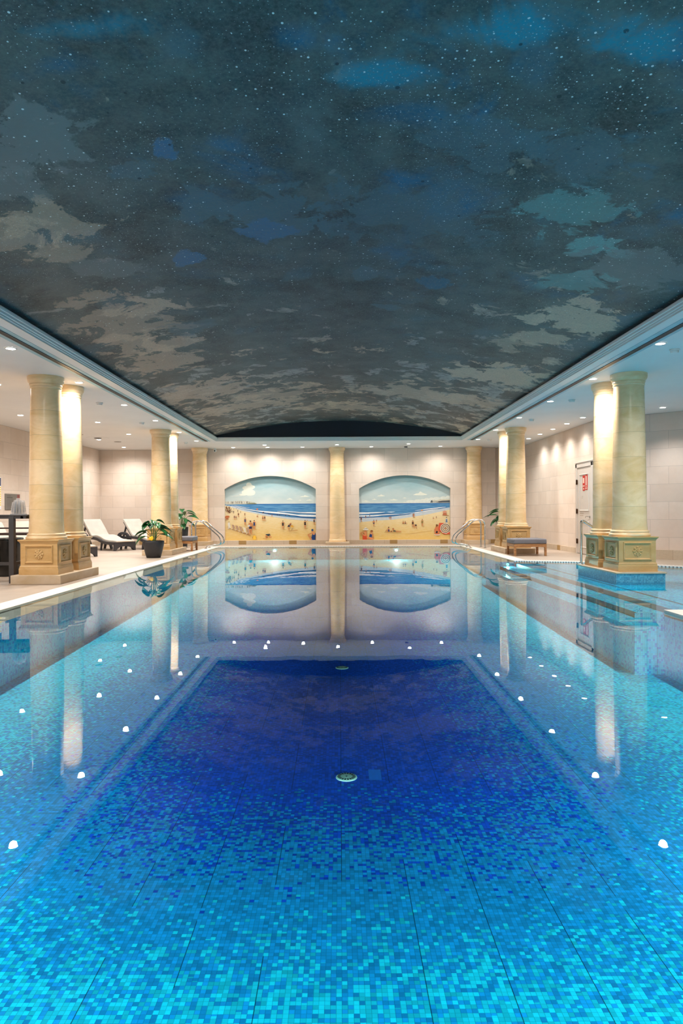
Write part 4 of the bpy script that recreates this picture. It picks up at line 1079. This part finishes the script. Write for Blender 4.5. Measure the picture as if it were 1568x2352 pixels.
# ------------------------------------------------------------------ door in the right wall
t = bpy.data.objects.new('door_1', None); COL.objects.link(t); t.location = (XR, 16.06, 0); t['kind'] = 'structure'
HW = .46
bm = B()
for y0, y1 in ((-.56, -HW), (HW, .56)): box(bm, -.045, .0, y0, y1, 0, 2.16, .008)
box(bm, -.045, 0, -.56, .56, 2.06, 2.19, .008); box(bm, -.06, 0, -.58, .58, 2.17, 2.20, .006)
mk('door_frame', bm, M['door'], t)
bm = B(); box(bm, -.028, -.002, -HW+.004, HW-.004, .012, 2.055, .003); leaf = mk('door_leaf', bm, M['door'], t)
def wall_frame(y, z, w, h, nm='panel_moulding'):
    o = mk(nm, frame_bm(w, h, .03, .016), M['door'], leaf); o.location = (-.028, y, z); o.rotation_euler = (0, 0, -PI/2)
wall_frame(0, 1.46, .62, .88); wall_frame(0, .46, .62, .62)
for z in (1.72, 1.02, .30):
    bm = B(); box(bm, -.052, -.026, HW-.03, HW+.03, z-.055, z+.055, .004); lathe(bm, [(.011, z-.06), (.011, z+.06)], 10, cx=-.055, cy=HW); mk('hinge', bm, M['brass'], t)
bm = B(); lathe(bm, [(.028, 0), (.028, .008), (.02, .012)], 20)
hd = mk('door_handle', bm, M['steel'], leaf, 50); hd.location = (-.028, -.36, .89); hd.rotation_euler = (0, -PI/2, 0)
bm = B(); tube(bm, spline([(0, 0, 0), (-.045, 0, .005), (-.055, .04, .012), (-.055, .09, .008), (-.052, .135, -.018)], 5), .009, 10)
h2 = mk('lever', bm, M['steel'], leaf, 60); h2.location = (-.034, -.36, .89)
for k, (y, lb) in enumerate(((.02, 'red and cream notice sign at left'), (-.15, 'red and cream notice sign at right'))):
    s = mk('notice_sign', (lambda b_: (box(b_, -.034, -.028, y-.07, y+.07, 1.50 if k == 0 else 1.52, 1.86 if k == 0 else 1.87), b_)[1])(B()), M['red'], leaf); s['label'] = lb
    bm = B()
    rects = ((1.68, 1.80, .04), (1.60, 1.625, .06), (1.53, 1.565, .03)) if k == 0 else ((1.62, 1.84, .028), (1.585, 1.602, .025), (1.545, 1.565, .06))
    for z0, z1, hw in rects: box(bm, -.0355, -.0341, y-hw, y+hw, z0, z1)
    mk('sign_print', bm, M['sign_cream'], s)
def text_mesh(s, size, m, parent, loc, rot, name='lettering'):
    cu = bpy.data.curves.new(name, 'FONT'); cu.body = s; cu.size = size; cu.extrude = .0006; cu.align_x = 'CENTER'; cu.align_y = 'CENTER'
    tmp = bpy.data.objects.new(name, cu); COL.objects.link(tmp)
    dg = bpy.context.evaluated_depsgraph_get(); me = bpy.data.meshes.new_from_object(tmp.evaluated_get(dg))
    bpy.data.objects.remove(tmp); me.materials.clear(); me.materials.append(m)
    o = bpy.data.objects.new(name, me); COL.objects.link(o); o.parent = parent; o.location = loc; o.rotation_euler = rot
    return o
text_mesh('17', .10, M['door_text'], leaf, (-.0290, .14, 1.34), (RX, 0, -RX))
bm = B()
for z, n in ((.955, 8), (.905, 7)):
    for k in range(n): box(bm, -.0292, -.028, .30-.034*k-.022, .30-.034*k, z, z+.028 - .008*(k % 2))
mk('faded_lettering', bm, M['door_text'], leaf)

# ------------------------------------------------------------------ signs on the left wall
t = thing('wall_sign', 'grey plate sign with a small red logo on the left wall', 'sign', (XL, 16.22, 1.31))
bm = B(); box(bm, .004, .02, -.36, .36, -.19, .19, .003); mk('plate', bm, M['sign_grey'], t)
bm = B(); box(bm, .0205, .0225, .22, .34, .05, .175); lg = mk('logo', bm, M['sign_red'], t); lg['label'] = 'muted red logo square'
bm = B(); sphere(bm, (.0235, .28, .14), .02, .05, 1, 1); box(bm, .0226, .0236, .25, .31, .07, .09); mk('logo_mark', bm, M['sign_dark'], lg)
bm = B(); box(bm, .0205, .0215, -.30, -.10, .135, .15); box(bm, .0205, .0215, -.30, -.02, .085, .115)
for k in range(7): box(bm, .0205, .0215, -.30, .02-.03*(k % 3), .05-.03*k, .058-.03*k)
box(bm, .0205, .0215, -.30, -.05, -.175, -.165); mk('print', bm, M['sign_dark'], t)
t = thing('wall_sign', 'tall white sign with a blue panel and yellow lines at the left picture edge', 'sign', (XL, 15.26, 1.50))
bm = B(); box(bm, .004, .02, -.40, .40, -.37, .37, .003); mk('board', bm, M['sign_white'], t)
bm = B(); box(bm, .0205, .022, -.36, .385, .17, .35); mk('blue_panel', bm, M['sign_blue'], t)
bm = B()
for k in range(9): box(bm, .0205, .022, -.36, .385, .115-.05*k, .145-.05*k)
mk('yellow_print', bm, M['sign_yellow'], t)

# ------------------------------------------------------------------ steel rails
def pool_rail(label, sx, y, xo=0.0):
    pts = [(4.13, 0, .0), (4.13, 0, .78), (3.86, 0, .80), (3.33, 0, .33), (3.28, 0, .14), (3.48, 0, .09), (3.66, 0, .09), (3.73, 0, .005)]
    bm = B(); tube(bm, curve_pts([(sx*(x+xo), q, z) for x, q, z in pts], .16, 8), .021, 14)
    t = thing('pool_handrail', label, 'handrail', (0, y, 0), 0, 'pool entry handrails')
    mk('rail', bm, M['steel'], t, 60)
    for x in (4.13, 3.73):
        bm = B(); lathe(bm, [(.045, .001), (.045, .008), (.03, .016), (.022, .02)], 20, cx=sx*(x+xo)); mk('flange', bm, M['steel'], t, 50)
pool_rail('nearer curved steel handrail at the far left pool corner', -1, 19.45, .08)
pool_rail('farther curved steel handrail at the far left pool corner', -1, 20.0, .08)
pool_rail('nearer curved steel handrail at the far right pool corner', 1, 19.2, -.04)
pool_rail('farther curved steel handrail at the far right pool corner', 1, 19.75, -.04)
t = thing('island_handrail', 'single steel handrail behind the columns of the tiled island', 'handrail', (0, 11.43, 0))
bm = B(); tube(bm, curve_pts([(4.045, 0, .132), (4.045, 0, .885), (4.26, 0, .74), (4.78, 0, .30), (4.80, 0, -.05)], .07, 7), .02, 14); mk('rail', bm, M['steel'], t, 60)
bm = B(); lathe(bm, [(.04, .1325), (.04, .139), (.026, .15)], 20, cx=4.045); mk('flange', bm, M['steel'], t, 50)

# ------------------------------------------------------------------ benches
def ottoman(label, x, y, rz=0.0, w=.74, d=.70):
    t = thing('bench', label, 'bench', (x, y, 0), rz, 'teak benches with grey cushions')
    bm = B()
    for a, b_, c, e in ((-w/2, w/2, -d/2, -d/2+.03), (-w/2, w/2, d/2-.03, d/2), (-w/2, -w/2+.03, -d/2, d/2), (w/2-.03, w/2, -d/2, d/2)): box(bm, a, b_, c, e, .205, .275, .004)
    box(bm, -w/2+.03, w/2-.03, -d/2+.03, d/2-.03, .255, .272)
    mk('frame', bm, M['wood'], t)
    for sx in (-1, 1):
        for sy in (-1, 1):
            bm = B(); box(bm, sx*(w/2-.022)-.024, sx*(w/2-.022)+.024, sy*(d/2-.022)-.024, sy*(d/2-.022)+.024, 0, .27, .004); mk('leg', bm, M['wood'], t)
    bm = B(); box(bm, -w/2-.005, w/2+.005, -d/2-.005, d/2+.005, .276, .39, .032, 4)
    for v in bm.verts:
        if v.co.z > .36: v.co.z += .012*math.cos(v.co.x/w*PI)*math.cos(v.co.y/d*PI)+.004*math.sin(v.co.x*17)*math.sin(v.co.y*13)
    c = mk('cushion', bm, M['grey_fabric'], t, 60)
    bm = B()
    pts = curve_pts([(-w/2-.006, -d/2-.006, .30), (w/2+.006, -d/2-.006, .30), (w/2+.006, d/2+.006, .30), (-w/2-.006, d/2+.006, .30), (-w/2-.006, -d/2-.004, .30)], .03, 4)
    tube(bm, pts, .004, 6); mk('piping', bm, M['grey_fabric'], c, 60)
ottoman('teak bench with a slate grey cushion on the deck at right', 4.37, 15.98, .0)
ottoman('teak stool with a grey cushion behind the far left columns, by the handrails', -4.21, 18.55, .0, .58, .66)

# ------------------------------------------------------------------ sun loungers (head at x=0, foot at x=1.9)
def lounger(label, loc, rz):
    t = thing('sun_lounger', label, 'sun lounger', loc, rz, 'sun loungers on the left deck')
    W = .34
    for s in (-1, 1):
        y0, y1 = s*W-.028, s*W+.028
        bm = B(); ribbon(bm, [(p.x, p.z) for p in spline([(-.03, 0, .36), (.10, 0, .425), (.26, 0, .45), (.42, 0, .415), (.56, 0, .30), (.66, 0, .14), (.73, 0, 0)], 5)], .06, y0, y1,
                         ths=[.03+.05*math.sin(PI*min(1, i/8)) if i < 5 else .075 for i in range(31)])
        mk('armrest_leg', bm, M['resin'], t, 50)
        bm = B(); ribbon(bm, [(.50, .32), (.42, .17), (.36, 0)], .055, y0, y1); mk('rear_leg', bm, M['resin'], t, 50)
        bm = B(); ribbon(bm, [(p.x, p.z) for p in spline([(-.02, 0, .36), (.3, 0, .325), (.7, 0, .335), (1.0, 0, .315), (1.25, 0, .25), (1.5, 0, .21), (1.88, 0, .20)], 5)], .075, y0, y1); mk('side_rail', bm, M['resin'], t, 50)
    ar = [(-.36, 0), (-.30, 0), (-.27, .05), (-.20, .09), (-.10, .115), (0, .12), (.10, .115), (.20, .09), (.27, .05), (.30, 0), (.36, 0), (.36, .235), (-.36, .235)]
    bm = B(); prism(bm, ar, 1.84, 1.90, 'yz'); mk('foot_panel', bm, M['resin'], t)
    for s in (-1, 1):
        bm = B(); ribbon(bm, [(1.25, .24), (1.22, .1), (1.2, 0)], .05, s*W-.02, s*W+.02); mk('middle_leg', bm, M['resin'], t)
    bm = B(); ribbon(bm, [(.62, .335), (.42, .55), (.20, .775)], .035, -.30, .30)
    mk('backrest_frame', bm, M['resin'], t)
    bm = B()
    for s in (-1, 1): ribbon(bm, [(.30, .66), (.22, .48), (.17, .36)], .04, s*.27-.02, s*.27+.02)
    mk('backrest_prop', bm, M['resin'], t)
    bm = B()
    back = spline([(.175, 0, .85), (.29, 0, .735), (.46, 0, .565), (.61, 0, .41), (.71, 0, .372), (.90, 0, .385), (1.10, 0, .35), (1.30, 0, .285), (1.55, 0, .255), (1.92, 0, .255)], 5)
    n = len(back)
    ribbon(bm, [(p.x, p.z) for p in back], .07, -.305, .305, ths=[.075*min(1, .55+.45*min(i, n-1-i)/3) for i in range(n)])
    c = mk('cushion', bm, M['cushion'], t, 45)
    bv = c.modifiers.new('soft', 'BEVEL'); bv.width = .018; bv.segments = 3; bv.limit_method = 'ANGLE'
    return t
def place_lounger(src, label, head, rz):
    return dup(src, label, (*head, 0), rz, 'sun loungers on the left deck')
RL = math.atan2(-.6, .8)
L0 = lounger('cream cushioned sun lounger in the left alcove, fully visible left of the potted plant', (-7.31, 19.86, 0), RL)
L0.scale = (.93, .95, 1)
place_lounger(L0, 'cream cushioned sun lounger partly hidden by the potted plant with a yellow flower', (-6.24, 20.15), RL)
place_lounger(L0, 'cream sun lounger behind the near left columns, its foot end showing right of them', (-7.37, 17.02), RL)
place_lounger(L0, 'cream cushioned sun lounger seen between the bar table leg and the nearest left column', (-7.4, 15.7), RL)
place_lounger(L0, 'cream cushioned sun lounger cut by the left picture edge behind the bar table', (-7.4, 14.2), RL)

# ------------------------------------------------------------------ bar table group
t = thing('bar_table', 'tall dark metal bar table at the left picture edge', 'table', (-5.22, 10.52, 0))
TH = 1.015
bm = B(); box(bm, -.60, .60, -.42, .42, TH-.022, TH, .004); mk('table_top', bm, M['dark_metal'], t)
bm = B()
for a, b_, c, d in ((-.58, .58, -.41, -.37), (-.58, .58, .37, .41), (-.58, -.54, -.41, .41), (.50, .54, -.41, .41)): box(bm, a, b_, c, d, TH-.06, TH-.0225)
mk('apron', bm, M['dark_metal'], t)
for sx, x in ((-1, -.54), (1, .365)):
    for y in (-.385, .385):
        bm = B(); box(bm, x-.037, x+.037, y-.037, y+.037, 0, TH-.0605 if False else TH-.023, .004); mk('leg', bm, M['dark_metal'], t)
bm = B(); box(bm, -.54, .365, -.40, -.37, .265, .31); box(bm, -.56, -.53, -.385, .385, .265, .31); box(bm, .35, .38, -.385, .385, .265, .31); mk('foot_rail', bm, M['dark_metal'], t)
# bar chair behind the table
t = thing('bar_chair', 'low dark brown framed chair behind the bar table', 'chair', (-5.55, 12.0, 0))
bm = B(); box(bm, -.33, .33, -.30, .30, .66, .70, .006); mk('seat', bm, M['brown_metal'], t)
for x in (-.315, .315):
    for y in (-.285, .285):
        bm = B(); box(bm, x-.016, x+.016, y-.016, y+.016, 0, .77 if y < 0 else .66, .003); mk('leg', bm, M['brown_metal'], t)
bm = B(); box(bm, -.33, .33, -.30, -.27, .77, .795); mk('back_rail', bm, M['brown_metal'], t)
bm = B(); box(bm, -.315, .315, -.30, -.27, .25, .285); box(bm, -.315, .315, .27, .30, .25, .285); box(bm, -.33, -.30, -.285, .285, .25, .285); box(bm, .30, .33, -.285, .285, .25, .285); mk('footrest', bm, M['brown_metal'], t)
t = thing('waste_bin', 'glossy black bin under the bar table', 'bin', (-5.5, 11.32, 0))
bm = B(); lathe(bm, [(.17, 0), (.19, .02), (.235, .58), (.24, .62), (.235, .63), (.20, .62)], 32); mk('body', bm, M['black_plastic'], t, 50)
bm = B(); tube(bm, [(.238*math.cos(a), .238*math.sin(a), .615) for a in [i*2*PI/32 for i in range(33)]], .010, 8); mk('rim', bm, M['black_plastic'], t, 60)
# drinking glasses stacked upside down on a tray
TX, TY = -4.93, 10.50
t = thing('serving_tray', 'flat translucent tray under the stacked glasses on the bar table', 'tray', (TX, TY, TH))
bm = B(); lathe(bm, [(.115, .0), (.122, .004), (.124, .012), (.118, .012), (.112, .006), (.002, .006)], 36); mk('dish', bm, M['clear'], t, 50)
bm = B()
lathe(bm, [(.036, 0), (.0365, .004), (.033, .062), (.030, .068), (.012, .069), (.002, .0685)], 24, cap=False)
for k in range(8):
    a = k*PI/4; tube(bm, [(.0365*math.cos(a), .0365*math.sin(a), .004), (.0335*math.cos(a), .0335*math.sin(a), .062)], .0018, 5)
gl = mk('drinking_glass', bm, M['clear'], None, 40)
tag(gl, 'clear tumbler in the upside down stack on the bar table', 'glass', 'stacked glasses on the bar table')
spots = [(0, 0, 7)]+[(.0745*math.cos(k*PI/3+.3), .0745*math.sin(k*PI/3+.3), 5 if k % 2 else 6) for k in range(6)]
first = True
for sx, sy, n in spots:
    for k in range(n):
        o = gl if first else gl.copy()
        if not first: COL.objects.link(o)
        first = False
        o.location = (TX+sx*(1-.05*k), TY+sy*(1-.05*k), TH+.0065+.0295*k)

# ------------------------------------------------------------------ plants
def leaf_blade(bm, base, dirv, L, Wd, droop, mi=0, twist=0.0):
    n = 9; d = Vector(dirv).normalized(); side = d.cross(Vector((0, 0, 1)))
    side = side.normalized() if side.length > .05 else Vector((1, 0, 0))
    up = side.cross(d).normalized(); side = (Matrix.Rotation(twist, 3, d) @ side); up = side.cross(d).normalized()
    rows = []
    p = Vector(base); cur = d.copy()
    for i in range(n+1):
        s = i/n
        w = Wd*(math.sin(PI*min(1, s**.72)))**.85*(1-.18*s)+.004
        if i in (0,): w = .006
        rows.append([p-side*w+up*w*.28, p-side*w*.5+up*w*.02, p-up*w*.10, p+side*w*.5+up*w*.02, p+side*w+up*w*.28])
        cur = (cur+Vector((0, 0, -droop/n))).normalized(); p = p+cur*(L/n)
        up = side.cross(cur).normalized()
    V = [[bm.verts.new(v) for v in r] for r in rows]
    for a, c in zip(V, V[1:]):
        for k in range(4): f = bm.faces.new((a[k], a[k+1], c[k+1], c[k])); f.material_index = mi

def foliage(t, z0, specs, flower=None):
    """specs: (azimuth deg, reach, height, blade length, half width, droop)"""
    fb, sb = B(), B()
    for az, reach, h, L, Wd, dr in specs:
        a = math.radians(az); d = Vector((math.cos(a), math.sin(a), 0))
        b0 = Vector((d.x*.04, d.y*.04, z0)); tip = d*reach+Vector((0, 0, z0+h))
        mid = b0.lerp(tip, .5)+Vector((0, 0, h*.12))-d*reach*.16
        tube(sb, spline([b0, mid, tip], 5), .006, 6)
        dirv = d*1.0+Vector((0, 0, .35-dr*.25))
        leaf_blade(fb, tip, dirv, L, Wd, dr, twist=random.uniform(-.35, .35))
    mk('stems', sb, M['stem'], t, 60); f = mk('foliage', fb, M['leaf'], t, 70)
    f.modifiers.new('thickness', 'SOLIDIFY').thickness = .002

random.seed(21)
t = thing('potted_plant', 'leafy plant with one yellow flower in a round black pot by the far left columns', 'plant', (-4.28, 15.72, 0), 0, 'potted plants')
bm = B(); lathe(bm, [(.145, 0), (.16, .008), (.20, .15), (.228, .27), (.240, .34), (.240, .375), (.232, .392), (.222, .392), (.216, .37), (.21, .345)], 40); mk('pot', bm, M['pot'], t, 50)
bm = B(); lathe(bm, [(.212, .345), (.21, .352), (.1, .358), (.002, .36)], 32); mk('soil', bm, M['soil'], t, 60)
foliage(t, .355, [(0, .10, .38, .34, .085, .9), (35, .16, .26, .30, .085, 1.1), (180, .14, .26, .34, .09, 1.0), (205, .16, .14, .34, .095, 1.5), (150, .10, .42, .26, .085, 1.0), (100, .05, .46, .24, .08, .9),
                  (270, .03, .46, .24, .10, 1.5), (310, .10, .44, .24, .09, 1.2), (232, .10, .42, .26, .10, 1.4), (20, .06, .50, .22, .09, 1.0), (140, .12, .30, .32, .09, 1.0), (330, .15, .30, .34, .085, 1.2), (350, .16, .18, .36, .075, .9), (15, .14, .32, .30, .085, .8), (190, .08, .46, .22, .08, 1.1), (170, .18, .22, .26, .085, 1.3), (60, .12, .34, .24, .085, 1.2),
                  (285, .05, .50, .20, .085, 1.2), (215, .09, .46, .22, .085, 1.1)])
bm = B()
for k in range(7):
    a = k*2*PI/7; sphere(bm, (.028*math.cos(a), .028*math.sin(a)*.5, .012*math.sin(a*2)+.02*math.sin(a)), .03, 1, .6, .9)
sphere(bm, (0, -.01, 0), .026)
f = mk('flower', bm, M['petal'], t, 60, loc=(.0, -.20, .45)); f['label'] = 'bright yellow flower'
bm = B(); tube(bm, spline([(0, -.08, .355), (0, -.16, .40), (0, -.20, .43)], 4), .006, 6); mk('flower_stem', bm, M['stem'], t, 60)

def tall_planter(label, x, y, specs):
    t = thing('potted_plant', label, 'plant', (x, y, 0), 0, 'potted plants')
    bm = B(); lathe(bm, [(.15, 0), (.155, .01), (.19, .58), (.192, .61), (.182, .61), (.176, .58)], 36); mk('pot', bm, M['pot'], t, 50)
    bm = B(); lathe(bm, [(.178, .575), (.1, .585), (.002, .59)], 28); mk('soil', bm, M['soil'], t, 60)
    foliage(t, .58, specs)
SP = [(0, .12, .50, .34, .08, .9), (-20, .20, .34, .40, .075, .7), (15, .14, .20, .34, .08, 1.3), (180, .14, .40, .34, .085, 1.2), (200, .2, .25, .34, .085, 1.2), (0, .16, .44, .36, .11, 1.1), (-8, .14, .22, .34, .11, 1.5), (90, .1, .5, .3, .085, 1.1), (270, .05, .42, .3, .09, 1.4), (-50, .08, .30, .28, .085, 1.6), (300, .10, .12, .24, .08, 1.8), (240, .1, .4, .26, .09, 1.4), (130, .16, .36, .3, .085, 1.0), (-75, .06, .56, .22, .08, 1.2)]
tall_planter('leafy plant in a tall black planter behind the far left columns', -4.66, 20.2, SP)
tall_planter('leafy plant mostly hidden behind the far right columns', 4.72, 19.6, [(az+180, r, h, L, wd, dr) for az, r, h, L, wd, dr in SP])

# ------------------------------------------------------------------ camera, world, render look
cam = bpy.data.cameras.new('camera'); co = bpy.data.objects.new('camera', cam); COL.objects.link(co)
cam.sensor_fit = 'HORIZONTAL'; cam.sensor_width = 24; cam.lens = 24; cam.shift_x = .0032; cam.clip_start = .05
co.location = (0, 0, 1.03)
co.rotation_euler = (Matrix.Rotation(PI/2, 3, 'X') @ Matrix.Rotation(math.radians(-.3), 3, 'Z')).to_euler()
scn.camera = co
wd = bpy.data.worlds.new('world'); scn.world = wd; wd.use_nodes = True
bg = wd.node_tree.nodes['Background']; bg.inputs[0].default_value = (.8, .85, .9, 1); bg.inputs[1].default_value = .25
vs = scn.view_settings; vs.view_transform = 'Standard'; vs.look = 'None'; vs.gamma = 1.0; vs.exposure = 0.0; vs.use_curve_mapping = False
scn.cycles.max_bounces = 8; scn.cycles.diffuse_bounces = 3; scn.cycles.glossy_bounces = 4; scn.cycles.transparent_max_bounces = 24
scn.cycles.sample_clamp_indirect = 6.0; scn.cycles.caustics_reflective = False
scn.cycles.use_adaptive_sampling = True; scn.cycles.adaptive_threshold = .06; scn.cycles.adaptive_min_samples = 16
